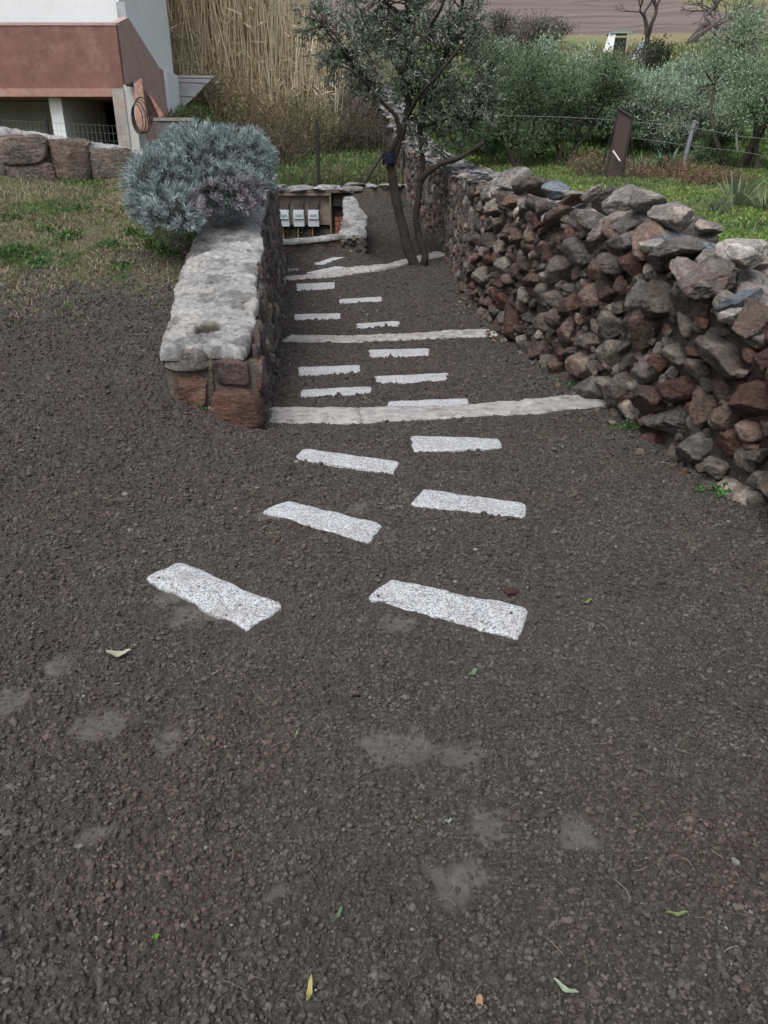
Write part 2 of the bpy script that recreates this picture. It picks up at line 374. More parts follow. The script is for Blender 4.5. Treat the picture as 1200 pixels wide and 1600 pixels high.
def mat_ground():
    m, t, b = newmat('ground_cover', .97, .1)
    n0 = noise(t, 1.1, 5, .65); n1 = noise(t, 40, 6, .75); n2 = noise(t, 260, 4, .7)
    c = ramp(t, n1, [(.25, (.027, .0245, .022)), (.5, (.051, .047, .044)), (.78, (.095, .088, .083))])
    c = mx(t, c, (.062, .046, .041), ramp(t, n0, [(.48, 0), (.72, .4)]))
    c = mx(t, c, ramp(t, n2, [(.3, .65), (.62, 1.2), (.75, 1.8)]), 1, 'MULTIPLY')
    tf = N(t, 'ShaderNodeMapRange'); tf.inputs[3].default_value = .72; tf.inputs[4].default_value = 1.3; t.links.new(attr(t, 'tint', 'Fac'), tf.inputs[0])
    c = mx(t, c, tf.outputs[0], 1, 'MULTIPLY')
    pc = mx(t, (.096, .088, .083), ramp(t, noise(t, 30, 8, .8), [(.32, .6), (.68, 1.3)]), 1, 'MULTIPLY')
    c = mx(t, c, pc, attr(t, 'patch', 'Fac'))
    la = ramp(t, noise(t, 3.2, 7, .75), [(.34, (.05, .042, .034)), (.45, (.10, .085, .058)), (.53, (.075, .08, .042)), (.64, (.05, .08, .028))])
    la = mx(t, la, ramp(t, noise(t, 55, 5, .8), [(.3, .55), (.7, 1.5)]), 1, 'MULTIPLY')
    c = mx(t, c, la, attr(t, 'lawn', 'Fac'))
    me = ramp(t, noise(t, .5, 7, .72), [(.30, (.11, .10, .055)), (.45, (.09, .13, .04)), (.6, (.06, .12, .028)), (.75, (.09, .14, .035))])
    me = mx(t, me, ramp(t, noise(t, 22, 5, .8), [(.3, .6), (.7, 1.35)]), 1, 'MULTIPLY')
    # dirt track and tan upper pasture
    g = N(t, 'ShaderNodeNewGeometry'); sx = N(t, 'ShaderNodeSeparateXYZ'); t.links.new(g.outputs['Position'], sx.inputs[0])
    mr = N(t, 'ShaderNodeMapRange'); mr.inputs[1].default_value = 46; mr.inputs[2].default_value = 56; t.links.new(sx.outputs['Y'], mr.inputs[0])
    tan = mx(t, (.20, .17, .10), (.13, .15, .065), ramp(t, noise(t, .12, 5, .7), [(.42, 0), (.6, 1)]))
    me = mx(t, me, tan, mr.outputs[0])
    c = mx(t, c, me, attr(t, 'mead', 'Fac'))
    wv = N(t, 'ShaderNodeTexNoise'); mp = N(t, 'ShaderNodeMapping'); mp.inputs['Scale'].default_value = (.03, .55, .2)
    t.links.new(g.outputs['Position'], mp.inputs[0]); t.links.new(mp.outputs[0], wv.inputs['Vector']); wv.inputs['Scale'].default_value = 1.5; wv.inputs['Detail'].default_value = 5
    pl = ramp(t, wv.outputs['Fac'], [(.36, (.105, .085, .076)), (.5, (.13, .107, .097)), (.64, (.16, .133, .12))])
    c = mx(t, c, pl, attr(t, 'plow', 'Fac'))
    t.links.new(c, b.inputs['Base Color'])
    p = bump(t, b, noise(t, 120, 6, .75), .8, .006); bump(t, b, noise(t, 420, 4, .7), .5, .002, p)
    return m
M_GROUND = mat_ground()
ground()

def glook(x, y, key):
    r = GRID['rows']; u = GRID['u']; fi = np.interp(y, r, np.arange(len(r))); fj = np.interp(x/(np.maximum(y, .3)*.905+.7), u, np.arange(len(u)))
    i = np.clip(fi.astype(int), 0, len(r)-2); j = np.clip(fj.astype(int), 0, len(u)-2); a = fi-i; b = fj-j; G = GRID[key]
    return (G[i, j]*(1-b)+G[i, j+1]*b)*(1-a)+(G[i+1, j]*(1-b)+G[i+1, j+1]*b)*a
# ------------------------------------------------------------------ rocks
_ico = {}
def ico(sub):
    if sub not in _ico:
        bm = bmesh.new(); bmesh.ops.create_icosphere(bm, subdivisions=sub, radius=1)
        v = np.array([tuple(q.co) for q in bm.verts]); v /= np.linalg.norm(v, axis=1, keepdims=True)
        f = np.array([[q.index for q in p.verts] for p in bm.faces]); bm.free(); _ico[sub] = (v, f)
    return _ico[sub]
_rocks = {}
def rock(seed, sub, rough=.05):
    key = (seed, sub, rough)
    if key not in _rocks:
        v, f = ico(sub); rg = np.random.default_rng(seed*31+5); k = 8+seed % 4
        n = rg.normal(size=(k+16, 3)); n /= np.linalg.norm(n, axis=1, keepdims=True); dd = np.concatenate([rg.uniform(.45, .78, k), rg.uniform(.80, .95, 16)])
        c = v @ n.T; r = np.where(c > .02, dd/np.maximum(c, .02), 9); r = np.minimum(1.05, r.min(1))
        p = v*r[:, None]
        nn = (vn3(p*2.3+seed, seed)-.5)*.9+(.25-np.abs(vn3(p*4.1+seed, seed+3)-.5))*1.5+(vn3(p*13+seed, seed+5)-.5)*.5
        q = (p*np.array([1, 1, 1])) @ np.array([.2, .3, .93])
        nn += (np.abs((q*7+vn3(p*2+9, seed)*2) % 1-.5)-.25)*.7       # fracture ledges
        p = p*(1+rough*2*nn)[:, None]
        _rocks[key] = (p, f)
    return _rocks[key]
def rotm(rg, amt=math.pi):
    a = rg.uniform(-amt, amt, 3); return np.array(Matrix.Rotation(a[2], 3, 'Z') @ Matrix.Rotation(a[1], 3, 'Y') @ Matrix.Rotation(a[0], 3, 'X'))
def pack(W, Hh, sizes, rg, aspect=1.0, tries=1500, hfun=None, tight=.86):
    """circles of falling size dart-thrown into W x Hh"""
    P = np.zeros((0, 3))
    for r0, r1, n in sizes:
        for _ in range(n):
            r = rg.uniform(r0, r1); u = rg.uniform(0, W); v = rg.uniform(0, Hh)
            if hfun is not None and v > hfun(u): continue
            if len(P):
                dd = np.hypot((P[:, 0]-u)/aspect, P[:, 1]-v)
                if (dd < (P[:, 2]+r)*tight).any(): continue
            P = np.vstack([P, [u, v, r]])
    return P
PAL = [(.145, .118, .103), (.175, .13, .108), (.115, .095, .087), (.21, .183, .162), (.14, .092, .075), (.15, .14, .135), (.25, .22, .195), (.12, .102, .09), (.155, .11, .093), (.17, .15, .132)]
def rcol(rg, pal=PAL, var=.25):
    c = np.array(pal[rg.integers(len(pal))]); return c*rg.uniform(1-var, 1+var)

def build_right_wall():
    rg = np.random.default_rng(11)
    root = thing('dry_stone_wall', (2.0, 5, 0), 'long dry stone wall of rough brown loose rocks along the right of the path', 'stone wall')
    D0, D1 = 1.2, 11.3
    def top(d): return pr(d, 1, .45, 2.5, .55, 3.6, .74, 4.6, .98, 5.6, 1.12, 8, 1.11, 12, 1.22, 16, 1.25)
    # earth/rubble core
    mb = MB(); ds = np.arange(D0, D1+.05, .1)
    sec = []
    for d in ds:
        x0 = float(xr(d)); zb = float(zg(np.array([x0-.1]), np.array([d]))[0])-.2; zt = float(top(d))-.16
        j = rg.uniform(-.02, .02, 6)
        sec.append([(x0+.10+j[0], d, zb), (x0+.14+j[1], d, mix(zb, zt, .5)), (x0+.18+j[2], d, zt+j[3]), (x0+.62+j[4], d, zt+j[5]), (x0+.72, d, zb+.5)])
    sec = np.array(sec); k, m_ = sec.shape[:2]
    i = np.arange(k-1)[:, None]*m_+np.arange(m_-1)[None]
    mb.add(sec.reshape(-1, 3), f4=np.stack([i, i+m_, i+m_+1, i+1], -1).reshape(-1, 4)); mb.build('rubble_core', M_CORE, root)
    stones = []
    # face stones, near part larger
    L = D1-D0
    def hf(u): return float(top(D0+u))-float(zcen(D0+u))-.02
    P = pack(L, 1.6, [(.115, .145, 120), (.085, .11, 800), (.055, .075, 5000), (.032, .048, 9000), (.02, .028, 3500)], rg, 1.35, hfun=hf, tight=.76)
    for u, v, r in P:
        d = D0+u; r *= 1.05; zb = float(zcen(d)); hh = hf(u); fr = v/hh
        x = float(xr(d))+.10+.09*fr+rg.uniform(-.035, .03); z = zb-.02+v
        if d > 7.5 and rg.random() < .25: r *= .93
        stones.append(((x, d, z), (r*rg.uniform(1.0, 1.35), r*rg.uniform(1.3, 1.75), r*rg.uniform(.78, 1.05)*1.05), r, 0))
    # top boulders, two/three deep, heaped
    d = D0
    while d < D1:
        s = rg.uniform(.11, .19)*(1.0 if d < 8 else .8)
        for off in (.2, .42, .62):
            ss = s*rg.uniform(.6, 1.05)
            stones.append(((float(xr(d))+off+rg.uniform(-.05, .05), d+rg.uniform(-.06, .06), float(top(d))-.05+rg.uniform(-.05, .06)-(.08 if off > .5 else 0)), (ss*1.35, ss*1.45, ss*.66), ss, 1))
        d += s*1.45
    d = D0+.2
    while d < D1-2:
        s = rg.uniform(.08, .18)
        if rg.random() < .75:
            stones.append(((float(xr(d))+rg.uniform(.25, .5), d, float(top(d))+.12+rg.uniform(-.02, .05)), (s*1.25, s*1.35, s*.6), s, 1))
        d += s*1.9
    # back face
    for _ in range(260):
        d = rg.uniform(D0, D1); s = rg.uniform(.08, .16)
        stones.append(((float(xr(d))+.74+rg.uniform(-.04, .06), d, mix(min(.55, float(top(d))-.2), float(top(d))-.05, rg.random())), (s*1.1, s*1.2, s*.9), s, 2))
    # toe stones spilling at the foot
    for _ in range(70):
        d = rg.uniform(D0, D1); s = rg.uniform(.015, .035)
        stones.append(((float(xr(d))-.02-rg.exponential(.06), d, float(zcen(d))+.01), (s*1.2, s*1.2, s*.8), s, 3))
    seen = []
    blue = [(.20, .235, .27), (.17, .20, .235)]
    for (c, sc_, r, typ) in stones:
        vis = 0 if typ == 2 else r/(c[1]+.6)*(1.25 if typ == 1 else 1)
        if c[1] < 2.8: vis *= .15
        seen.append(vis)
    order = np.argsort(seen)[::-1]; big = set(order[:100].tolist()); rest = MB()
    for i, (c, sc_, r, typ) in enumerate(stones):
        near = c[1] < 5.5; sub = (5 if (r > .09 and near) else 4) if c[1] < 7.5 else (4 if r > .1 else 3)
        if i not in big and sub == 5: sub = 4
        v, f = rock(int(rg.integers(26)), sub)
        M = rotm(rg, .55) @ np.diag(sc_) @ rotm(rg)
        v = v @ M.T+np.array(c); col = rcol(rg, var=.38)
        if typ == 1:
            if rg.random() < .09: col = np.array(blue[rg.integers(2)])
            elif c[1] < 6 or rg.random() < .5: col = (col*.5+col.mean()*.5)*1.5+.04
        elif rg.random() < .13: col = np.array((.125, .065, .05))*rg.uniform(.8, 1.15)
        elif rg.random() < .06: col = np.array((.30, .26, .23))
        if c[1] > 7 and typ != 1: col = col*.85
        if i in big: MB().add(v, f3=f, col=col).build('stone', M_ROCK, root, True)
        else: rest.add(v, f3=f, col=col)
    o = rest.build('small_stones', M_ROCK, root, True); tag(o, kind='stuff')
build_right_wall()

def face_stones(mb, P0, P1, zb, zt, rg, sizes, aspect, pal, thick=.05, out=(0, 0), sub=4, sc_mul=1.1, bat=0):
    """mortared stones on a vertical face from P0 to P1 (xy); zb, zt functions of s in 0..1"""
    P0 = np.array(P0, float); P1 = np.array(P1, float); e = P1-P0; L = np.linalg.norm(e); e /= L; n = np.array([e[1], -e[0]])
    hmax = max(zt(q)-zb(q) for q in (0, .25, .5, .75, 1))
    P = pack(L, hmax+.1, sizes, rg, aspect, hfun=lambda u: zt(u/L)-zb(u/L)-.02)
    for u, v, r in P:
        c2 = P0+e*u+n*(rg.uniform(-.01, .012)-bat*v); c = np.array([c2[0], c2[1], zb(u/L)+v])
        vv, f = rock(int(rg.integers(26)), sub, .04)
        loc = (vv @ rotm(rg).T)*np.array([r*aspect*sc_mul*rg.uniform(.9, 1.1), thick*rg.uniform(.8, 1.2), r*sc_mul*rg.uniform(.9, 1.1)])
        a = rg.uniform(-.2, .2); x = loc[:, 0]*math.cos(a)-loc[:, 2]*math.sin(a); z = loc[:, 0]*math.sin(a)+loc[:, 2]*math.cos(a)
        w_ = np.stack([c[0]+x*e[0]+loc[:, 1]*n[0], c[1]+x*e[1]+loc[:, 1]*n[1], c[2]+z], -1)
        mb.add(w_, f3=f, col=rcol(rg, pal))
def ribbon_solid(mb, secs, cap=True, col=(1, 1, 1)):
    """secs: list of closed cross-sections (same count)"""
    s = np.array(secs, float); k, m_ = s.shape[:2]
    i = np.arange(k-1)[:, None]*m_+np.arange(m_)[None]; i2 = np.arange(k-1)[:, None]*m_+(np.arange(m_)[None]+1) % m_
    mb.add(s.reshape(-1, 3), f4=np.stack([i, i+m_, i2+m_, i2], -1).reshape(-1, 4), col=col)
    if cap:
        for q in (0, k-1):
            c = s[q].mean(0); v = np.vstack([s[q], c]); j = np.arange(m_); mb.add(v, f3=np.stack([j, (j+1) % m_, np.full(m_, m_)], -1), col=col)
def coping(mb, path, widths, z, rg, th=.08, res=.03, rough=.025, edge=.03, seed=0, hole=None):
    """thick rough slab of stones set in mortar along a path: path(s)->(x,y) left edge & dir given as two polylines"""
    L, Rr, Zt = path, widths, z
    s = np.linspace(0, 1, max(8, int(np.linalg.norm(np.diff(np.array(L), axis=0), axis=1).sum()/res)))
    tl = np.linspace(0, 1, len(L)); Lx = np.interp(s, tl, [p[0] for p in L]); Ly = np.interp(s, tl, [p[1] for p in L])
    tr = np.linspace(0, 1, len(Rr)); Rx = np.interp(s, tr, [p[0] for p in Rr]); Ry = np.interp(s, tr, [p[1] for p in Rr])
    tz = np.linspace(0, 1, len(Zt)); Z = np.interp(s, tz, Zt)
    wd = np.hypot(Lx-Rx, Ly-Ry).mean(); m_ = max(5, int(wd/res)); q = np.linspace(0, 1, m_)
    cs = np.array([fb2(np.array([t*11.3+seed]), np.array([3.3]), seed)[0] for t in s])
    el = (fb2(s*len(s)*res*7, s*0+seed, seed+1, 3)-.5)*edge*2/wd; er = (fb2(s*len(s)*res*7, s*0+seed+9, seed+2, 3)-.5)*edge*2/wd
    Q = -el[:, None]+(1+el+er)[:, None]*q[None]
    X = Lx[:, None]*(1-Q)+Rx[:, None]*Q; Y = Ly[:, None]*(1-Q)+Ry[:, None]*Q
    # flagstone cells
    wq = (fb2(X*9, Y*9, seed+11, 3)-.5)*.16; cx, cy = (X+wq)/.24, (Y-wq)/.13; ix, iy = np.floor(cx), np.floor(cy); best = np.full(X.shape, 9.); sec_ = np.full(X.shape, 9.); hid = np.zeros(X.shape)
    for a in (-1, 0, 1):
        for b in (-1, 0, 1):
            px_, py_ = ix+a+hsh(ix+a, iy+b, seed+5), iy+b+hsh(ix+a, iy+b, seed+6); dd = np.hypot(cx-px_, cy-py_); h = hsh(ix+a, iy+b, seed+7)
            new = dd < best; sec_ = np.where(new, best, np.minimum(sec_, dd)); hid = np.where(new, h, hid); best = np.minimum(best, dd)
    gap = sst(0, .07, sec_-best+(fb2(X*25, Y*25, seed+41, 2)-.5)*.08)
    T = Z[:, None]+(fb2(X*4, Y*4, seed+3, 3)-.5)*rough*.7+(np.abs(fb2(X*11, Y*16, seed+14, 5)-.5))*rough*2.2+(fb2(X*40, Y*40, seed+4, 3)-.5)*rough*.6+(hid-.5)*rough*.35-(1-gap)*rough*.3-(np.abs(q-.5)*2)[None]**10*rough*.9
    if hole is not None:
        hd = np.hypot((X-hole[0])/hole[2], (Y-hole[1])/hole[3]); T -= .042*(1-sst(.7, 1.0, hd))
    Y = Y+np.where((s < .5)[:, None], 1, -1)*((fb2(X*8, X*0+seed, seed+21, 3)-.5)*.14)*(np.maximum(1-s/.06, 0)+np.maximum(1-(1-s)/.06, 0))[:, None]
    tv = np.stack([X, Y, T], -1); k = len(s)
    i = np.arange(k-1)[:, None]*m_+np.arange(m_-1)[None]
    tone = (.80+.34*hid)*(.5+.5*gap)*(.62+.5*sst(.36, .5, fb2(X*7+3, Y*7, seed+31, 5)))
    pale = np.array([[.295, .293, .292]]); c = (tone[..., None]*pale[None]).reshape(-1, 3)
    pk = hid > .85; c = np.where(pk.reshape(-1, 1), c*np.array([.90, .86, .82]), c)
    if hole is not None: hm = (1-sst(.75, 1.05, hd)).reshape(-1, 1); c = c*(1-hm)+np.array([.04, .036, .027])*hm
    nv = tv.reshape(-1, 3); bv = nv.copy(); bv[:, 2] = np.repeat(Z, m_)-th
    ring = np.concatenate([np.arange(m_), np.arange(1, k)*m_+m_-1, (k-1)*m_+np.arange(m_-2, -1, -1), np.arange(k-2, 0, -1)*m_])
    r2 = np.roll(ring, -1); side = np.stack([ring, ring+len(nv), r2+len(nv), r2], -1)
    mb.add(np.vstack([nv, bv]), f4=np.vstack([np.stack([i, i+1, i+m_+1, i+m_], -1).reshape(-1, 4), side]), col=np.vstack([c, c*.8]))
M_COPE = mat_attr('coping_stone', .5, 1.45, 24, .88, 1, .03, 26, detail=8)

PAL_SL = [(.15, .13, .12), (.11, .097, .09), (.085, .078, .08), (.15, .112, .098), (.11, .078, .066), (.14, .14, .145), (.20, .175, .155)]
def build_left_wall():
    rg = np.random.default_rng(5); root = thing('mortared_stone_wall', (-1.1, 5, -.1), 'mortared retaining wall with pale lumpy coping running from the reddish end stones to the lavender', 'stone wall')
    tz = lambda d: float(pr(d, 4.8, .47, 6, .76, 7, .98, 8.5, 1.3, 13.2, 1.25))
    gz = lambda d: float(zcen(d))-.08
    ds = np.linspace(4.86, 13.2, 30); core = []
    for d in ds:
        x1 = float(xl(d)) - .05; x0 = x1-.46; t = tz(d)-.05
        core.append([(x1+.03, d, gz(d)), (x1-.0, d, t), (x0, d, t), (x0-.02, d, gz(d)+.1)])
    mb = MB(); ribbon_solid(mb, core); mb.box(-1.375, -.80, 4.775, 4.9, -.3, .40); mb.build('wall_core', M_MORTAR, root)
    mb = MB()
    # right face: tall narrow slates on edge
    L = 13.2-4.9
    face_stones(mb, (-.80, 4.9), (float(xl(8.6))+.04, 8.6), lambda s: gz(4.9+3.7*s), lambda s: tz(4.9+3.7*s)-.05, rg, [(.10, .14, 300), (.06, .09, 1500), (.035, .05, 3000)], .55, PAL_SL, .05, sub=4, sc_mul=1.2, bat=.05)
    face_stones(mb, (float(xl(8.6))+.04, 8.6), (float(xl(12.9))+.03, 12.9), lambda s: gz(8.6+4.6*s), lambda s: tz(8.6+4.6*s)-.05, rg, [(.10, .14, 300), (.06, .09, 1500), (.035, .05, 2000)], .6, PAL_SL, .05, sub=3, sc_mul=1.2, bat=.05)
    mb.build('path_side_facing', M_ROCK, root, True)
    # near end: big reddish blocks
    def block(cx, cz, sx, sz, seed, col, dy=0, sy=.1):
        v, f = rock(seed, 5, .03); v = np.sign(v)*np.abs(v)**.5
        v = v*np.array([sx, sy, sz])/np.abs(v).max(0); MB().add(v+np.array([cx, 4.84+dy, cz]), f3=f, col=col).build('end_stone', M_ROCK, root, True)
    block(-1.245, .20, .15, .16, 3, (.15, .085, .062), -.01); block(-1.25, .41, .155, .075, 21, (.22, .205, .195), -.03)
    block(-.955, .09, .175, .155, 9, (.155, .082, .06), -.03, .12); block(-.955, .325, .13, .095, 14, (.095, .065, .06), .0)
    block(-1.10, .26, .035, .16, 7, (.15, .12, .095), .015); block(-1.105, .05, .04, .07, 6, (.18, .14, .12), .0); block(-.80, .30, .04, .13, 17, (.19, .135, .115), .02); block(-1.08, -.06, .08, .08, 11, (.12, .08, .065), .01)
    # left (lawn) side
    mb = MB(); face_stones(mb, (float(xl(8.5))-.52, 8.5), (-1.385, 4.86), lambda s: float(zleft(-1.5, 8.5-3.64*s))-.1, lambda s: tz(8.5-3.64*s)-.04, rg, [(.08, .12, 200), (.05, .08, 600)], 1.3, PAL_SL, .05, sub=4)
    mb.build('lawn_side_facing', M_ROCK, root, True)
    mb = MB(); lft = []; rgt = []; zz = []
    for d in np.linspace(4.76, 13.2, 24):
        lft.append((float(xl(d))-.58+.02*math.sin(d*3), d)); rgt.append((float(xl(d))-.005+.02*math.sin(d*5), d)); zz.append(tz(d)+.015)
    h = at(325, 523, 5.05)
    coping(mb, lft, rgt, zz, rg, .07, .011, .026, .022, 2, hole=(h.x, 5.05, .095, .10))
    mb.build('coping', M_COPE, root, True)
build_left_wall()

def build_low_wall():
    rg = np.random.default_rng(15); root = thing('low_stone_wall', (-4, 8.9, 1.3), 'low wall of large brown stones with pale slab top above the lawn', 'stone wall')
    a = Vector((-6.5, 8.2)); b = Vector((-2.5, 9.25)); L = (b-a).length; e = (b-a)/L; n = Vector((e.y, -e.x))
    zt = lambda s: mix(2.22, 1.57, s); zb = lambda s: float(zleft(mix(-6.5, -2.5, s), mix(8.2, 9.25, s)))-.12
    mb = MB(); secs = []
    for s in np.linspace(0, 1, 20):
        p = a+e*L*s; q = p-n*.38; secs.append([(p.x, p.y, zb(s)-.2), (p.x, p.y, zt(s)-.06), (q.x, q.y, zt(s)-.06), (q.x, q.y, zb(s)-.2)])
    ribbon_solid(mb, secs); mb.build('wall_core', M_MORTAR, root)
    u = .0; k = 0
    pal = [(.155, .125, .11), (.17, .13, .105), (.13, .11, .10)]
    while u < L:
        w_ = rg.uniform(.4, .62); s = min(1, (u+w_/2)/L); p = a+e*(u+w_/2); h = zt(s)-zb(s)
        for (zz, hh) in (((zb(s)+zt(s))/2+.07, h*.40),) if rg.random() < .5 else ((zb(s)+h*.72, h*.26), (zb(s)+h*.28, h*.24)):
            v, f = rock(int(rg.integers(26)), 5, .035); v = np.sign(v)*np.abs(v)**.42; v = v/np.abs(v).max(0)*np.array([w_*.54, .1, hh*1.08])
            x = p.x+v[:, 0]*e.x+v[:, 1]*n.x; y = p.y+v[:, 0]*e.y+v[:, 1]*n.y
            MB().add(np.stack([x, y, zz-.02+v[:, 2]], -1), f3=f, col=rcol(rg, pal, .15)).build('stone', M_ROCK, root, True)
        u += w_*.98
    mb = MB(); lf = []; rt = []; zz = []
    for s in np.linspace(0, 1, 14):
        p = a+e*L*s; lf.append(tuple(p-n*.42)); rt.append(tuple(p+n*.06)); zz.append(zt(s))
    coping(mb, lf, rt, zz, rg, .09, .02, .035, .05, 31); mb.build('coping', M_COPE, root, True)
build_low_wall()

def build_far_wall():
    rg = np.random.default_rng(25); root = thing('mortared_stone_wall', (1.1, 13, 0), 'tall mortared wall of upright slate stones behind the olive tree climbing the slope', 'stone wall')
    pts = [(11.0, 1.22), (12, 1.24), (14.8, 1.3), (16.5, 1.45), (18.5, 1.65), (21, 1.95), (26, 3.0), (33, 4.5)]
    tz = lambda d: float(np.interp(d, [p[0] for p in pts], [p[1] for p in pts]))
    gz = lambda d: float(zg(np.array([xr(d)-.15]), np.array([d]))[0])-.1
    mb = MB(); secs = []
    for d in np.linspace(11.0, 33, 60):
        x = float(xr(d)); secs.append([(x+.06, d, gz(d)-.2), (x+.1, d, tz(d)-.05), (x+.55, d, tz(d)-.05), (x+.6, d, gz(d)-.2)])
    ribbon_solid(mb, secs); mb.build('wall_core', M_MORTAR, root)
    pal = PAL_SL+[(.20, .13, .115), (.20, .175, .16)]
    mb = MB(); ds = [11.0, 12.9, 14.8, 16.5, 18.5, 21, 26, 33]
    for a, b in zip(ds[:-1], ds[1:]):
        big = 1 if b < 20 else 1.7
        face_stones(mb, (float(xr(a))+.07, a), (float(xr(b))+.07, b), lambda s: gz(mix(a, b, s)), lambda s: tz(mix(a, b, s))-.02, rg,
                    [(.12*big, .17*big, 260), (.07*big, .11*big, 1500), (.045*big, .06*big, 1500)], .6, pal, .07, sub=3, sc_mul=1.2)
    # the face looks towards -x: flip side is handled by thickness
    mb.build('stone_facing', M_ROCK, root, True)
    mb = MB()
    for _ in range(1100):
        d = 11+22*rg.random()**1.5; s = rg.uniform(.06, .13)*(1 if d < 20 else 1.5)
        v, f = rock(int(rg.integers(26)), 3, .04)
        v = (v*np.array([1.2, 1.3, .38])*s) @ rotm(rg, .35).T
        mb.add(v+np.array([float(xr(d))+rg.uniform(.05, .62), d, tz(d)+rg.uniform(-.04, .03)]), f3=f, col=rcol(rg, [(.22, .21, .21), (.16, .15, .155), (.28, .26, .25), (.20, .22, .25)]))
    mb.build('cap_stones', M_ROCK, root, True)
build_far_wall()

# ------------------------------------------------------------------ stepping slabs and edging strips
SLAB_LAB = ['large pale granite slab lying skewed at the left, nearest the camera', 'large pale granite slab with a chipped back edge, nearest on the right', 'pale granite slab with uneven edge behind the nearest left slab',
 'pale granite slab behind the nearest right slab, two slabs before the first edging strip', 'narrow pale granite slab on the left just before the first edging strip', 'pale granite slab on the right just in front of the first edging strip',
 'narrow pale slab on the left just beyond the first edging strip', 'thin pale slab touching the back of the first edging strip', 'narrow pale slab with soiled right end, second slab beyond the nearest edging strip',
 'narrow pale slab on the left halfway between the first two edging strips', 'narrow pale slab in the middle just in front of the second edging strip', 'narrow pale slab at the left just beyond the second edging strip',
 'narrow pale slab just beyond the middle of the second edging strip', 'narrow pale slab in the middle halfway from second strip to the olive tree', 'small pale slab at the left just before the last edging strip',
 'small pale diamond slab furthest away, near the meter niche', 'thin pale slab lying against the back of the last edging strip']
def build_slabs():
    rg = np.random.default_rng(3)
    for i, (s, lab) in enumerate(zip(SLAB_W, SLAB_LAB)):
        c = sum(s, Vector())/4; ring = []; n = 26 if i < 6 else 14
        for a, b in zip(s, s[1:]+s[:1]):
            e = (b-a); nr = Vector((e.y, -e.x, 0)).normalized()
            L = e.length; k = max(4, int(L/.018))
            for j in range(k):
                t = j/k; p = a+e*t; o = (vn2(np.array([p.x*13.]), np.array([p.y*13.]), i)[0]-.5)*.022+(vn2(np.array([p.x*55.]), np.array([p.y*55.]), i)[0]-.5)*.008
                ct = min(t, 1-t); rd = .012*max(0, 1-ct*L/.02)
                q = p+(c-p).normalized()*(rd+abs(o)*.5)+nr*o; ring.append((q.x, q.y))
        zs = [float(zg(np.array([p.x]), np.array([p.y]))[0]) for p in s]
        A = np.array([(p.x, p.y, 1) for p in s]); co = np.linalg.lstsq(A, np.array(zs), rcond=None)[0]
        top = lambda x, y: co[0]*x+co[1]*y+co[2]-.001
        r = np.array(ring); m_ = len(r); mb = MB(); cc = np.array([c.x, c.y])
        rows = [(1.0, -.05), (1.0, .0), (.992, .0045), (.975, .0065), (.9, .007), (.78, .008), (.6, .008), (.4, .008), (.2, .008)]
        V = []
        for f_, dz in rows:
            q = cc+(r-cc)*f_; z = np.array([top(x, y) for x, y in q])+dz+(fb2(q[:, 0]*40, q[:, 1]*40, i, 3)-.5)*.004; V.append(np.stack([q[:, 0], q[:, 1], z], -1))
        V = np.vstack(V+[np.array([[c.x, c.y, top(c.x, c.y)+.008]])])
        j = np.arange(m_); f4 = np.vstack([np.stack([k*m_+j, k*m_+(j+1) % m_, (k+1)*m_+(j+1) % m_, (k+1)*m_+j], -1) for k in range(len(rows)-1)])
        last = (len(rows)-1)*m_; f3 = np.stack([last+j, last+(j+1) % m_, np.full(m_, len(V)-1)], -1)
        o = mb.add(V, f3=f3, f4=f4).build('stepping_slab', M_GRANITE, None, True)
        tag(o, lab, 'paving slab', 'granite stepping slabs set in the soil')
        o.location = (0, 0, 0)
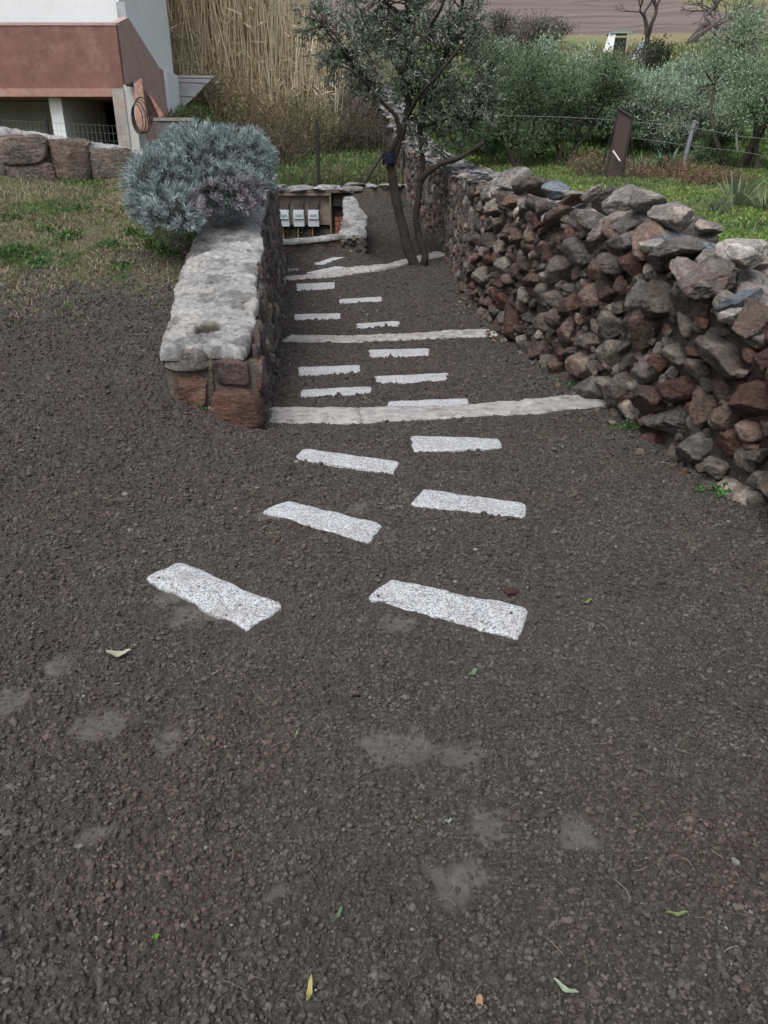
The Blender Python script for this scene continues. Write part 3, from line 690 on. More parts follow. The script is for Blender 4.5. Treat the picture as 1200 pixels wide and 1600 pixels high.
def build_kerbs():
    labs = ['widest pale stone edging strip crossing the path, nearest the camera', 'middle pale stone edging strip crossing the path', 'furthest curved pale edging strip running past the foot of the olive tree']
    for ki, (kp, hw, lab) in enumerate(zip(KERB_W, KERB_HW, labs)):
        root = thing('stone_edging', kp[0], lab, 'edging', 'pale stone strips across the path'); rg = np.random.default_rng(40+ki)
        P = np.array([(p.x, p.y) for p in kp]); seg = np.linalg.norm(np.diff(P, axis=0), axis=1); S = np.concatenate([[0], np.cumsum(seg)]); L = S[-1]
        pos = lambda s: np.array([np.interp(s, S, P[:, 0]), np.interp(s, S, P[:, 1])])
        cuts = [0]
        while cuts[-1] < L-.5: cuts.append(cuts[-1]+rg.uniform(.38, .75))
        cuts[-1] = L
        for a, b in zip(cuts[:-1], cuts[1:]):
            mb = MB(); k = int((b-a)/.015)+2; m_ = 13; ss = np.linspace(a+.001, b-.001, k); V = []; C = []
            tone = rg.uniform(.95, 1.06); pink = rg.uniform(0, 1)
            for s in ss:
                c = pos(s); t = pos(min(L, s+.05))-pos(max(0, s-.05)); t /= np.linalg.norm(t); nn = np.array([t[1], -t[0]])
                ef = (fb2(np.array([s*9+ki]), np.array([1.]), ki, 3)[0]-.5)*.05-.02; eb = (fb2(np.array([s*8+ki]), np.array([7.]), ki+5, 3)[0]-.5)*.05-.02
                en = min(s-a, b-s); rd = .008*max(0, 1-en/.03)
                w0, w1 = hw+ef-rd, hw+eb-rd
                q = np.linspace(-1, 1, m_-2); off = np.concatenate([[w0], -q[::1]*0+np.where(q < 0, -q*w0, -q*w1), [-w1]])
                p = c[None]+nn[None]*off[:, None]; z = zg(p[:, 0]*0+c[0], p[:, 1])+.016
                dz = (fb2(p[:, 0]*25, p[:, 1]*25, ki+8, 4)-.5)*.022; z = z+dz-.004*(1 if en < .012 else 0)
                z[0] -= .08; z[-1] -= .08; z[1] -= .008; z[-2] -= .008
                V.append(np.stack([p[:, 0], p[:, 1], z], -1)); C.append(np.tile(np.array([.335, .325-.005*pink, .32-.008*pink])*tone, (m_, 1)))
            V = np.vstack(V); i = np.arange(k-1)[:, None]*m_+np.arange(m_-1)[None]
            mb.add(V, f4=np.stack([i, i+m_, i+m_+1, i+1], -1).reshape(-1, 4), col=np.vstack(C)); mb.build('edging_stone', M_EDGE, root, True)
M_EDGE = mat_attr('edging_stone', .45, 1.4, 14, .9, .9, .012, 60, detail=9)
_t = M_EDGE.node_tree; _b = _t.nodes['Principled BSDF']; _c = _b.inputs['Base Color'].links[0].from_socket
_t.links.new(mx(_t, _c, (.07, .06, .053), ramp(_t, noise(_t, 6, 10, .9), [(.52, 0), (.6, .8)])), _b.inputs['Base Color'])
build_slabs(); build_kerbs()

# ------------------------------------------------------------------ foliage helpers
def leaves(mb, pos, dr, ln, wd, col, rg, fold=0, bend=.0, side=None):
    """diamond leaves: pos (n,3), dr (n,3) unit, ln/wd (n,), col (n,3)"""
    n = len(pos); ln = np.broadcast_to(ln, (n,)); wd = np.broadcast_to(wd, (n,))
    rnd = rg.normal(size=(n, 3)); sd = np.cross(dr, rnd if side is None else side); sd /= np.linalg.norm(sd, axis=1, keepdims=True)+1e-9
    up = np.cross(sd, dr); mid = pos+dr*(ln*.45)[:, None]+up*(ln*bend)[:, None]
    v = np.stack([pos, mid+sd*(wd*.5)[:, None], pos+dr*ln[:, None], mid-sd*(wd*.5)[:, None]], 1).reshape(-1, 3)
    f = np.arange(n*4).reshape(-1, 4); mb.add(v, f4=f, col=np.repeat(col, 4, 0))
def unit(v): return v/(np.linalg.norm(v, axis=-1, keepdims=True)+1e-9)
def pickc(rg, pal, n, var=.2):
    c = np.array(pal)[rg.integers(len(pal), size=n)]; return c*rg.uniform(1-var, 1+var, (n, 1))
def blades(mb, x, y, z, h, wd, col, rg, lean=.5):
    n = len(x); a = rg.uniform(0, 6.28, n); ld = np.stack([np.cos(a), np.sin(a), np.zeros(n)], -1)*(lean*rg.uniform(.3, 1.3, n))[:, None]
    b = np.stack([x, y, z], -1); s = np.stack([-np.sin(a+rg.uniform(-1, 1, n)), np.cos(a), np.zeros(n)], -1)*(np.broadcast_to(wd, (n,))*.5)[:, None]
    hh = np.broadcast_to(h, (n,))[:, None]; m = b+np.array([0, 0, .6])*hh+ld*hh*.35; t = b+np.array([0, 0, .85])*hh+ld*hh
    v = np.stack([b-s, b+s, m+s*.8, m-s*.8, t], 1).reshape(-1, 3); o = np.arange(n)[:, None]*5
    mb.add(v, f3=o+np.array([[3, 2, 4]]), f4=o+np.array([[0, 1, 2, 3]]), col=np.repeat(col, 5, 0))
def smooth_path(pts, k=6, rg=None, wob=0):
    P = np.array([tuple(p) for p in pts], float); n = len(P); out = []
    for i in range(n-1):
        p0, p1, p2, p3 = P[max(i-1, 0)], P[i], P[i+1], P[min(i+2, n-1)]
        for j in range(k):
            t = j/k; out.append(.5*((2*p1)+(-p0+p2)*t+(2*p0-5*p1+4*p2-p3)*t*t+(-p0+3*p1-3*p2+p3)*t**3))
    out.append(P[-1]); out = np.array(out)
    if rg is not None and wob: out[1:-1] += rg.normal(size=(len(out)-2, 3))*wob
    return out

# ------------------------------------------------------------------ olive tree by the wall
def build_olive():
    rg = np.random.default_rng(77); D = float(onground(655, 416).y)
    b = at(655, 418, D); b.z = float(zg(np.array([b.x]), np.array([D]))[0])
    root = thing('olive_tree', b, 'twin trunk olive tree with thin grey green crown growing in the path by the wall', 'olive tree')
    bark = MB(); bc = (.042, .034, .03); tips = []
    def limb(pts, r0, r1, n=9, tip=True):
        P = smooth_path([at(*p) if isinstance(p, tuple) else p for p in pts], 6, rg, .004)
        rr = np.linspace(r0, r1, len(P))*(1+.12*rg.normal(size=len(P))*.5); bark.tube(P, rr, n, np.array(bc)*rg.uniform(.85, 1.2), .14)
        if tip: tips.extend([tuple(q) for q in P[len(P)//3:]])
        return P
    bb = [(655, 425, D), (640, 395, D), (628, 350, D), (617, 300, D-.05), (609, 258, D-.1)]
    P = limb(bb, .088, .07, 10, False)
    limb([(660, 425, D+.1), (664, 400, D+.05), (655, 370, D+.1), (650, 340, D+.1), (655, 300, D+.1), (657, 280, D+.1)], .064, .05, 10, False)
    limb([(609, 262, D-.1), (608, 240, D-.2), (622, 213, D-.3), (620, 185, D-.4), (598, 160, D-.5), (575, 135, D-.6), (560, 105, D-.7), (535, 70, D-.8)], .048, .014)
    limb([(611, 262, D-.1), (622, 225, D), (633, 190, D+.1), (640, 140, D+.2), (645, 90, D+.2), (640, 40, D+.1), (632, -20, D)], .062, .02)
    limb([(656, 285, D+.1), (661, 255, D+.2), (657, 220, D+.3), (662, 170, D+.4), (680, 120, D+.6), (705, 70, D+.7), (720, 20, D+.8), (722, -30, D+.8)], .042, .016)
    limb([(657, 283, D+.1), (672, 266, D), (695, 253, D-.1), (722, 244, D-.2), (757, 221, D-.3)], .052, .03, tip=False)
    limb([(757, 221, D-.3), (765, 200, D-.3), (772, 170, D-.4)], .02, .012)
    limb([(690, 256, D-.1), (715, 250, D+.1), (745, 232, D+.2)], .03, .015)
    limb([(633, 190, D+.1), (655, 150, D-.3), (690, 110, D-.6), (730, 60, D-.9)], .035, .015)
    limb([(640, 140, D+.2), (610, 90, D+.5), (580, 50, D+.7), (545, 20, D+.9)], .035, .015)
    limb([(645, 90, D+.2), (665, 50, D-.2), (690, 10, D-.5), (700, -50, D-.6)], .03, .015)
    limb([(660, 200, D+.3), (700, 185, D+.2), (735, 180, D), (765, 150, D-.2)], .025, .012)
    limb([(560, 105, D-.7), (520, 60, D-.9), (495, 30, D-1)], .02, .01)
    limb([(598, 160, D-.5), (560, 118, D-1), (525, 100, D-1.1)], .02, .01)
    limb([(640, 40, D+.1), (600, 0, D), (560, -40, D-.2)], .03, .012)
    tips = np.array(tips)
    lv = MB(); tw = MB()
    # crown clusters: cx, cy (frame), depth offset, radius m, leaf count
    cl = [(500, 30, -.6, .42, 1), (530, 70, -.4, .48, 1.2), (515, 100, -.7, .32, .7), (560, 20, .3, .55, 1.2), (600, 60, -.3, .6, 1.5), (580, 115, -.5, .42, 1), (640, 20, .3, .6, 1.3), (660, 90, -.2, .6, 1.8),
          (640, 130, .2, .5, 1.4), (700, 60, .3, .55, 1.2), (740, 30, .2, .42, .9), (715, 110, 0, .5, 1.4), (700, 165, 0, .45, 1.6), (740, 180, -.2, .38, 1.2), (670, 190, 0, .38, 1.1), (720, 210, .1, .28, .6),
          (650, -60, 0, .8, 1.5), (570, -60, .3, .7, 1.3), (730, -50, .2, .7, 1.3), (765, 130, -.1, .25, .4), (550, 135, -.4, .22, .3), (755, 70, .1, .25, .4), (690, 230, .2, .2, .35), (680, 140, .6, .5, 1.2), (610, 20, .9, .5, 1)]
    pal = [(.10, .125, .09), (.15, .18, .14), (.08, .10, .075), (.28, .315, .27), (.115, .145, .095)]
    for (px, py, dd, r, k) in cl:
        c = at(px, py, D+dd)
        near_ = np.argsort(np.linalg.norm(tips-np.array(c), axis=1))[:7]
        for s in range(int(16*k)):
            q = tips[near_[rg.integers(7)]]
            dv = unit(rg.normal(size=3)*np.array([1, 1, .9])+np.array([0, 0, -.1])); e = np.array(c)+dv*r*rg.uniform(.35, 1.05)
            m_ = (q+e)/2+rg.normal(size=3)*r*.2; tp = smooth_path([q, m_, e], 5)
            tw.tube(tp, np.linspace(.011, .003, len(tp)), 4, bc)
            # twigs with paired leaves
            for t_ in range(5):
                o = tp[rg.integers(4, len(tp))]; dr = unit(dv*.7+rg.normal(size=3)*.7+np.array([0, 0, rg.uniform(-.7, .4)])); ll = rg.uniform(.12, .26)
                n = 17; u = rg.random(n)[:, None]; pos = o+dr*ll*u+rg.normal(size=(n, 3))*.012
                ld = unit(dr+rg.normal(size=(n, 3))*.75)
                leaves(lv, pos, ld, rg.uniform(.05, .08, n), rg.uniform(.015, .023, n), pickc(rg, pal, n), rg)
    bark.build('trunk', M_BARK, root, True); tw.build('twigs', M_BARK, root); lv.build('crown', M_LEAF, root)
    t = MB(); p0 = at(608, 240, D-.35)
    for s in np.linspace(-.08, .08, 7):
        a = np.linspace(0, 6.28, 13); c = Vector((at(607, 247, D-.15)))
        t.tube(np.stack([c.x+.092*np.cos(a), c.y+.092*np.sin(a), c.z+s+.02*np.sin(a*2+s*30)], -1), .012, 5, (.02, .022, .05))
    t.build('binding_strap', M_METAL, root)
build_olive()

# ------------------------------------------------------------------ lavender
def build_lavender():
    rg = np.random.default_rng(9); c0 = at(320, 330, 7.0)
    root = thing('lavender_bush', c0, 'rounded silver blue lavender bush spilling over the wall end and lawn', 'shrub')
    lobes = [(318, 268, 7.1, .44, .36), (255, 300, 6.75, .30, .34), (376, 264, 7.2, .31, .31), (272, 335, 6.45, .24, .20), (350, 300, 6.9, .33, .26), (230, 285, 7.0, .18, .2), (396, 238, 7.35, .15, .18), (300, 243, 7.3, .3, .19), (397, 300, 7.1, .14, .2), (240, 330, 6.6, .2, .18)]
    lv = MB(); old = MB(); st = MB()
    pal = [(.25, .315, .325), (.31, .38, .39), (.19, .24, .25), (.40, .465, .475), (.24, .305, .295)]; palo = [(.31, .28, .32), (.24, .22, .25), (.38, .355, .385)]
    for (px, py, d, rx_, rz_) in lobes:
        c = np.array(at(px, py, d)); n = int(230*(rx_/.3)**2)
        dv = unit(rg.normal(size=(n, 3)));
        for k in range(n):
            w_ = dv[k].copy()
            if w_[2] < -.55: continue
            p = c+w_*np.array([rx_, rx_*.9, rz_])*rg.uniform(.78, 1.06)
            ax = unit(w_*np.array([.8, .8, .7])+np.array([0, 0, .55])+rg.normal(size=3)*.25)
            pp = (600+1200*p[0]/(p[1]*CT+(EYE-p[2])*ST))
            vv = ((EYE-p[2])*CT-p[1]*ST)/(p[1]*CT+(EYE-p[2])*ST)*1200+800
            isold = ((pp-362)/62)**2+((vv-315)/42)**2 < 1+rg.normal()*.25
            L = rg.uniform(.045, .068); m_ = 21
            hs_ = np.linspace(-.035, .012, m_)[:, None]; rad = unit(np.cross(ax, rg.normal(size=(m_, 3))))
            ld = unit(rad*rg.uniform(.55, 1.0, (m_, 1))+ax*rg.uniform(.6, 1.1, (m_, 1)))
            tone = rg.uniform(.8, 1.2)
            leaves(old if isold else lv, p+ax*hs_, ld, L*rg.uniform(.75, 1.2, m_), .0072, pickc(rg, palo if isold else pal, m_, .15)*tone, rg, bend=.05)
            if k % 3 == 0: st.tube([c+(p-c)*.3, c+(p-c)*.7, p], [.006, .004, .002], 4, (.10, .085, .07))
        # inner leaf litter to close the volume
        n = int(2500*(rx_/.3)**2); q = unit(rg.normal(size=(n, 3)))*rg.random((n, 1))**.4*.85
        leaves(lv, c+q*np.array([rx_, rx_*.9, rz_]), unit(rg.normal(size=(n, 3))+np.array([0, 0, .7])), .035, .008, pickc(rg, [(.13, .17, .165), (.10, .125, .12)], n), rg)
    for k in range(40):
        p = np.array(at(rg.uniform(230, 415), rg.uniform(215, 260), 7.15)); e = p+np.array([rg.normal()*.05, rg.normal()*.04, rg.uniform(.08, .2)])
        st.tube([p, (p+e)/2+rg.normal(size=3)*.01, e], [.003, .002, .002], 3, (.16, .14, .10))
    st.build('stems', M_BARK, root); lv.build('foliage', M_LEAF, root); o = old.build('old_foliage', M_LEAF, root); o['label'] = 'faded purplish grey dry patch'
build_lavender()

# ------------------------------------------------------------------ lawn, meadow and litter (uncountable)
def zmany(x, y): return zg(x, y)
def build_grass():
    rg = np.random.default_rng(19); mb = MB()
    n = 190000; y = 5.2+rg.random(n)*4.0; x = -7+rg.random(n)*5.9
    m = (x < xl(y)-.5)
    dens = sst(5.7, 7.0, y-.12*(x+2)+(fb2(x*1.6, y*1.6, 41, 4)-.5)*2.8); cl = fb2(x*3.2, y*3.2, 55, 4)
    m &= rg.random(n) < dens*(.35+1.1*sst(.4, .62, cl)); x, y, cl = x[m], y[m], cl[m]; n = len(x)
    green = rg.random(n) < sst(.50, .64, fb2(x*1.9+3, y*1.9, 66, 4))*.85+.12
    c = np.where(green[:, None], pickc(rg, [(.09, .15, .045), (.11, .18, .055), (.13, .16, .07)], n), pickc(rg, [(.30, .25, .16), (.22, .18, .12), (.38, .33, .23), (.16, .135, .10)], n))
    h = np.where(green, rg.uniform(.02, .055, n), rg.uniform(.015, .06, n))
    blades(mb, x, y, zmany(x, y)-.005, h, np.where(green, .008, .0055), c, rg, 1.5)
    # leafy green clumps along the low wall foot and in patches
    for (px, py, s, k) in ((30, 268, .22, 260), (55, 262, .2, 420), (75, 268, .12, 160), (110, 275, .12, 180), (175, 388, .13, 90), (110, 372, .12, 110), (25, 400, .16, 130), (240, 390, .12, 110), (60, 415, .12, 80), (150, 290, .14, 70), (205, 366, .1, 70), (70, 360, .12, 60), (262, 398, .1, 110), (190, 420, .1, 60), (130, 330, .12, 60), (20, 345, .12, 70)):
        p = onground(px, py); a = rg.normal(size=(k, 2))*s*.5; xx = p.x+a[:, 0]; yy = p.y+a[:, 1]*.7
        g = yy < 8.75
        xx, yy = xx[g], yy[g]; kk = len(xx)
        leaves(mb, np.stack([xx, yy, zmany(xx, yy)+rg.random(kk)*.03], -1), unit(rg.normal(size=(kk, 3))+np.array([0, 0, .6])), rg.uniform(.03, .06, kk), .02, pickc(rg, [(.05, .12, .025), (.075, .16, .035), (.045, .09, .03)], kk), rg)
    tag(mb.build('grass', M_LEAF), 'dry and green grass tufts on the left lawn', 'grass', kind='stuff')
    # meadow cover right of the wall
    mb = MB(); n = 150000; y = 5+rg.random(n)**1.6*27; x = xr(y)+.6+rg.random(n)*(3+y*.5)
    cl = fb2(x*.8, y*.8, 33, 4); m = rg.random(n) < sst(.35, .55, cl); x, y = x[m], y[m]; n = len(x); s = .5+y*.05
    tone = fb2(x*.5+7, y*.5, 35, 3)
    c = np.where((tone > .5)[:, None], pickc(rg, [(.15, .24, .05), (.19, .28, .07), (.12, .20, .04)], n), pickc(rg, [(.10, .17, .045), (.08, .14, .045), (.14, .20, .065)], n))
    dry = rg.random(n) < .08; c[dry] = np.array([.22, .18, .11])
    leaves(mb, np.stack([x, y, zmany(x, y)+rg.random(n)*.07*s], -1), unit(rg.normal(size=(n, 3))+np.array([0, 0, .5])), .055*s, .03*s, c, rg)
    n = 30000; y = 5+rg.random(n)*25; x = xr(y)+.7+rg.random(n)*(3+y*.5); s = .5+y*.05
    blades(mb, x, y, zmany(x, y), rg.uniform(.06, .14, n)*s*1.2, .01*s, pickc(rg, [(.10, .16, .05), (.08, .13, .05), (.2, .18, .11)], n), rg, .8)
    tag(mb.build('meadow_grass', M_LEAF), 'bright green weeds and grass beyond the right wall', 'grass', kind='stuff')
    # weeds behind the back fence
    mb = MB(); n = 60000; y = 19.6+rg.random(n)*10; x = -8+rg.random(n)*8.6; m = x < xr(y)-.1; x, y = x[m], y[m]; n = len(x)
    s = 1.5; g = fb2(x*.7, y*.7, 44, 3)
    c = np.where((g > .48)[:, None], pickc(rg, [(.09, .17, .05), (.12, .21, .06)], n), pickc(rg, [(.15, .15, .075), (.19, .17, .11), (.10, .13, .06)], n))
    leaves(mb, np.stack([x, y, zmany(x, y)+rg.random(n)**2*.35], -1), unit(rg.normal(size=(n, 3))+np.array([0, 0, .8])), .09*s*rg.uniform(.5, 1, n), .03*s, c, rg)
    n = 22000; y = 19.6+rg.random(n)*9; x = -8+rg.random(n)*8.4; blades(mb, x, y, zmany(x, y), rg.uniform(.25, .6, n), .014, pickc(rg, [(.13, .19, .06), (.20, .17, .11), (.10, .15, .05)], n), rg, .5)
    tag(mb.build('weeds', M_LEAF), 'rank green weeds behind the wire fence', 'weeds', kind='stuff')
    # green hillside tufts beyond
    mb = MB(); n = 60000; y = 30+rg.random(n)**1.3*32; x = (rg.random(n)-.35)*y*1.1; g = fb2(x*.25, y*.25, 12, 4)
    c = np.where((g > .5)[:, None], pickc(rg, [(.10, .16, .04), (.08, .13, .04)], n), pickc(rg, [(.17, .15, .08), (.13, .14, .06)], n))
    blades(mb, x, y, zmany(x, y), rg.uniform(.1, .35, n), .06, c, rg, .8)
    tag(mb.build('hillside_grass', M_LEAF), 'distant tufts of grass up the hillside', 'grass', kind='stuff')
build_grass()

def build_reeds():
    rg = np.random.default_rng(29); mb = MB(); n = 11500
    y = 23.6+rg.random(n)**1.3*6; x = -9.5+rg.random(n)*8.3
    dens = 1-sst(-3.4, -1.4, x+(rg.random(n)-.5)*1); m = rg.random(n) < dens; x, y = x[m], y[m]; n = len(x)
    z = zmany(x, y); H = rg.uniform(3.6, 6.4, n)*(1-.5*sst(-3.6, -1.8, x)); a = rg.uniform(0, 6.28, n); ln = np.abs(rg.normal(size=n))*.10
    b = np.stack([x, y, z], -1); dr = np.stack([np.cos(a)*ln, np.sin(a)*ln, np.ones(n)], -1); c = pickc(rg, [(.70, .60, .44), (.76, .67, .52), (.60, .50, .35), (.80, .73, .60), (.50, .40, .27)], n, .15)
    seg = 5; rings = []
    for k in range(seg+1):
        t = k/seg; p = b+dr*(H*t)[:, None]+np.stack([np.cos(a), np.sin(a), 0*a], -1)*(H*.06*t*t)[:, None]; r = (.0125*(1-.65*t)+.003)
        rings.append(np.stack([p+np.array([math.cos(q)*r, math.sin(q)*r, 0]) for q in (0, 2.09, 4.19)], 1))
    V = np.stack(rings, 1); f = []
    for k in range(seg):
        for j in range(3): f.append((k*3+j, k*3+(j+1) % 3, k*3+3+(j+1) % 3, k*3+3+j))
    f = np.array(f); F = (np.arange(n)[:, None, None]*(seg+1)*3+f[None]).reshape(-1, 4); mb.add(V.reshape(-1, 3), f4=F, col=np.repeat(c, (seg+1)*3, 0))
    # dry drooping leaves
    k = 8; idx = np.repeat(np.arange(n), k); t = rg.uniform(.08, 1, len(idx)); pos = b[idx]+dr[idx]*(H[idx]*t)[:, None]
    ld = unit(np.stack([rg.normal(size=len(idx)), rg.normal(size=len(idx)), rg.uniform(-.9, 1.8, len(idx))], -1))
    leaves(mb, pos, ld, rg.uniform(.25, .6, len(idx)), .024, pickc(rg, [(.66, .57, .42), (.56, .48, .33), (.72, .65, .51), (.42, .38, .25), (.30, .31, .18)], len(idx)), rg, bend=.06)
    tag(mb.build('giant_reeds', M_STRAW), 'tall dense stand of dry straw coloured cane beside the house', 'reeds', kind='stuff')
build_reeds()

def brush(name, lab, cx, cy, rx_, ry_, h, pal, rg, n=700, leaf=None, leafn=0, lsz=.05, twigc=(.15, .12, .10), cat='shrub', group=None):
    """shrub of many upright twigs with optional leaves"""
    z0 = float(zg(np.array([cx]), np.array([cy]))[0]); root = thing(name, (cx, cy, z0), lab, cat, group)
    mb = MB(); a = rg.uniform(0, 6.28, n); rr = np.sqrt(rg.random(n)); bx = cx+np.cos(a)*rr*rx_*.55; by = cy+np.sin(a)*rr*ry_*.55; bz = zmany(bx, by)
    H = h*rg.uniform(.45, 1.05, n)*(1-.35*rr**2); tx = bx+np.cos(a)*rr*rx_*.5+rg.normal(size=n)*.12*h; ty = by+np.sin(a)*rr*ry_*.5+rg.normal(size=n)*.12*h
    r = .005+.004*h
    for k in range(n):
        p0 = np.array([bx[k], by[k], bz[k]]); p2 = np.array([tx[k], ty[k], bz[k]+H[k]]); p1 = (p0+p2)/2+rg.normal(size=3)*.06*h
        mb.tube([p0, p1, p2], [r, r*.7, r*.3], 3, np.array(twigc)*rg.uniform(.7, 1.3))
        for s in range(3):
            q = p1+(p2-p1)*rg.random(); mb.tube([q, q+unit(rg.normal(size=3)+np.array([0, 0, .9]))*h*rg.uniform(.12, .28)], [r*.5, r*.2], 3, np.array(twigc)*rg.uniform(.7, 1.3))
    mb.build('twigs', M_BARK, root)
    if leafn:
        lv = MB(); idx = rg.integers(n, size=leafn); t = rg.uniform(.15, 1.02, leafn)[:, None]
        p = np.stack([bx, by, bz], -1)[idx]*(1-t)+np.stack([tx, ty, bz+H], -1)[idx]*t+rg.normal(size=(leafn, 3))*.07*h
        leaves(lv, p, unit(rg.normal(size=(leafn, 3))+np.array([0, 0, .7])), lsz*rg.uniform(.6, 1.2, leafn), lsz*.35, pickc(rg, leaf, leafn), rg); lv.build('foliage', M_LEAF, root)
    return root
rgb = np.random.default_rng(61)
G_BR = 'brushwood below the cane'
brush('bare_bush', 'grey leafless brush below the cane, above the tall black fence post', -2.1, 25.5, 1.5, 1.2, 2.5, None, rgb, 420, twigc=(.20, .16, .14), leaf=[(.13, .12, .08), (.18, .155, .11)], leafn=3500, lsz=.09, group=G_BR)
brush('bare_bush', 'pale grey leafless brush next to the green strip of slope', -1.1, 27.5, 1.0, 1.2, 2.9, None, rgb, 380, twigc=(.26, .22, .20), leaf=[(.16, .14, .11)], leafn=1500, lsz=.08, group=G_BR)
brush('dark_shrub', 'dark olive green shrub between the planter box and the cane', -3.9, 20.2, .8, .5, 1.0, None, rgb, 260, twigc=(.10, .09, .07), leaf=[(.055, .07, .035), (.09, .095, .045), (.12, .11, .06)], leafn=7000, lsz=.08, group=G_BR)
brush('dark_shrub', 'brown green shrub directly behind the top of the lavender', -3.0, 21.6, 1.0, .8, 1.5, None, rgb, 300, twigc=(.17, .13, .09), leaf=[(.10, .09, .05), (.15, .12, .07), (.06, .075, .035)], leafn=5500, lsz=.08, group=G_BR)
brush('weedy_shrub', 'mixed green and straw brush left of the tall black fence post', -2.2, 22.8, 1.2, .9, 1.7, None, rgb, 300, twigc=(.2, .16, .10), leaf=[(.10, .12, .05), (.15, .14, .07), (.07, .10, .04)], leafn=5500, lsz=.09, group=G_BR)
brush('dark_shrub', 'dark brown tangle behind the fence left of the olive trunks', -.75, 23.2, .8, .8, 1.35, None, rgb, 260, twigc=(.10, .075, .06), leaf=[(.06, .07, .035), (.09, .075, .05)], leafn=3500, lsz=.08, group=G_BR)

brush('straw_brush', 'tall pale straw brush at the right side of the cane bed', -2.7, 24.6, 1.1, .8, 2.6, None, rgb, 420, twigc=(.42, .34, .24), leaf=[(.45, .38, .26), (.36, .29, .19), (.25, .22, .13)], leafn=6000, lsz=.13, group=G_BR)
brush('straw_brush', 'low tangled straw brush at the foot of the cane above the lavender', -3.9, 23.2, 1.3, .7, 1.7, None, rgb, 380, twigc=(.34, .27, .18), leaf=[(.36, .30, .19), (.26, .21, .13), (.15, .16, .08)], leafn=6000, lsz=.11, group=G_BR)
brush('straw_brush', 'pale straw brush left of the olive crown in front of the grey brush', -1.9, 27.2, 1.4, .8, 3.2, None, rgb, 420, twigc=(.38, .31, .23), leaf=[(.42, .35, .25), (.32, .26, .18), (.24, .21, .14)], leafn=5000, lsz=.13, group=G_BR)
# ------------------------------------------------------------------ background olives and trees
def olive_bg(name, lab, px, py, d, W, H, rg, pal, n=16000, lsz=.13, trunk=True, lobes=15, group='olive trees and shrubs in the field', low=.08, px_b=None):
    b = at(px, py, d); b.z = float(zg(np.array([b.x]), np.array([d]))[0]); root = thing(name, b, lab, 'tree', group); B = np.array(b)
    tr = MB(); lv = MB(); C = []; trunks = []
    for k in range(lobes):
        a = rg.uniform(0, 6.28); r = math.sqrt(rg.random())*W*.36; hz = rg.uniform(low+.12, .86)*H
        C.append((B+np.array([math.cos(a)*r, math.sin(a)*r*.8, hz]), W*rg.uniform(.15, .24), H*rg.uniform(.13, .21)))
    for k, (c, rw, rh) in enumerate(C):
        main = k < 4
        if main: st_ = B+np.array([rg.normal()*.06*W, rg.normal()*.04*W, -.1])
        else: st_ = trunks[int(rg.integers(4))]
        m_ = st_*.5+c*.5+rg.normal(size=3)*.06*W*np.array([1, 1, .4]); P = smooth_path([st_, m_, c], 5, rg, .02)
        tr.tube(P, np.linspace(.022*H if main else .01*H, .005*H, len(P)), 6, (.085, .07, .06), .2)
        if main: trunks.append(P[len(P)//2])
        for q in range(7):
            e = c+unit(rg.normal(size=3))*rw*.9; tr.tube([P[-3], (P[-3]+e)/2+rg.normal(size=3)*.05*rw, e], [.006*H, .004*H, .002*H], 4, (.085, .07, .06))
        nn = n//lobes; dv = unit(rg.normal(size=(nn, 3))); rad = rg.random(nn)**.38*(1+.3*rg.normal(size=nn)*.5)
        # clumps inside each lobe
        cl = unit(rg.normal(size=(26, 3))); pick = cl[rg.integers(26, size=nn)]; q = c+(dv*.42+pick*.72)*rad[:, None]*np.array([rw, rw, rh])*1.15
        ok = q[:, 2] > zmany(q[:, 0], q[:, 1]); q = q[ok]; nn = len(q)
        leaves(lv, q, unit(rg.normal(size=(nn, 3))+np.array([0, 0, .9])+.6*pick[ok]), lsz*rg.uniform(.6, 1.15, nn), lsz*.27, pickc(rg, pal, nn)*rg.uniform(.85, 1.15), rg)
    tr.build('trunk', M_BARK, root, True); lv.build('crown', M_LEAF, root); return root
PG = [(.15, .225, .125), (.21, .29, .18), (.11, .165, .09), (.32, .40, .30)]
PD = [(.07, .125, .06), (.10, .16, .08), (.055, .095, .045), (.15, .21, .13)]
PS = [(.21, .29, .20), (.28, .365, .28), (.15, .215, .14), (.36, .435, .35)]
rt = np.random.default_rng(88)
olive_bg('olive_tree', 'dense dark green olive right behind the end of the near olive crown', 800, 235, 27, 3.9, 3.9, rt, PD, 30000, .11)
olive_bg('olive_tree', 'dark bushy olive left of the leaning rusty gate', 885, 225, 28.5, 4.4, 3.3, rt, PD+PG[:2], 32000, .11)
olive_bg('olive_tree', 'silvery olive rising above the dark bushes, left of the white shelter', 845, 200, 34, 5.2, 3.8, rt, PS, 28000, .14)
olive_bg('olive_tree', 'pale grey green olive just above the leaning rusty gate', 955, 190, 33, 5.0, 2.9, rt, PG+PS[:2], 28000, .14)
olive_bg('olive_tree', 'silvery olive with thin low stems right behind the leaning gate', 1035, 220, 30.5, 4.6, 3.2, rt, PS, 26000, .13, low=.15)
olive_bg('olive_tree', 'tall silvery olive with dark arching limb at the right picture edge', 1175, 225, 26.5, 4.9, 4.7, rt, PG+PS[:1], 36000, .11, low=.25)
olive_bg('olive_tree', 'pale olive between the grey post and the right edge tree', 1100, 190, 34, 5.2, 3.1, rt, PS+PG[:1], 28000, .14)
olive_bg('olive_tree', 'far pale green olive on the slope, at the upper right edge', 1240, 120, 42, 5, 4.0, rt, PG, 14000, .18)
olive_bg('olive_tree', 'low green bush in shade under the right edge tree', 1110, 240, 27.5, 2.2, 1.5, rt, PD, 8000, .1, lobes=7, low=.05)
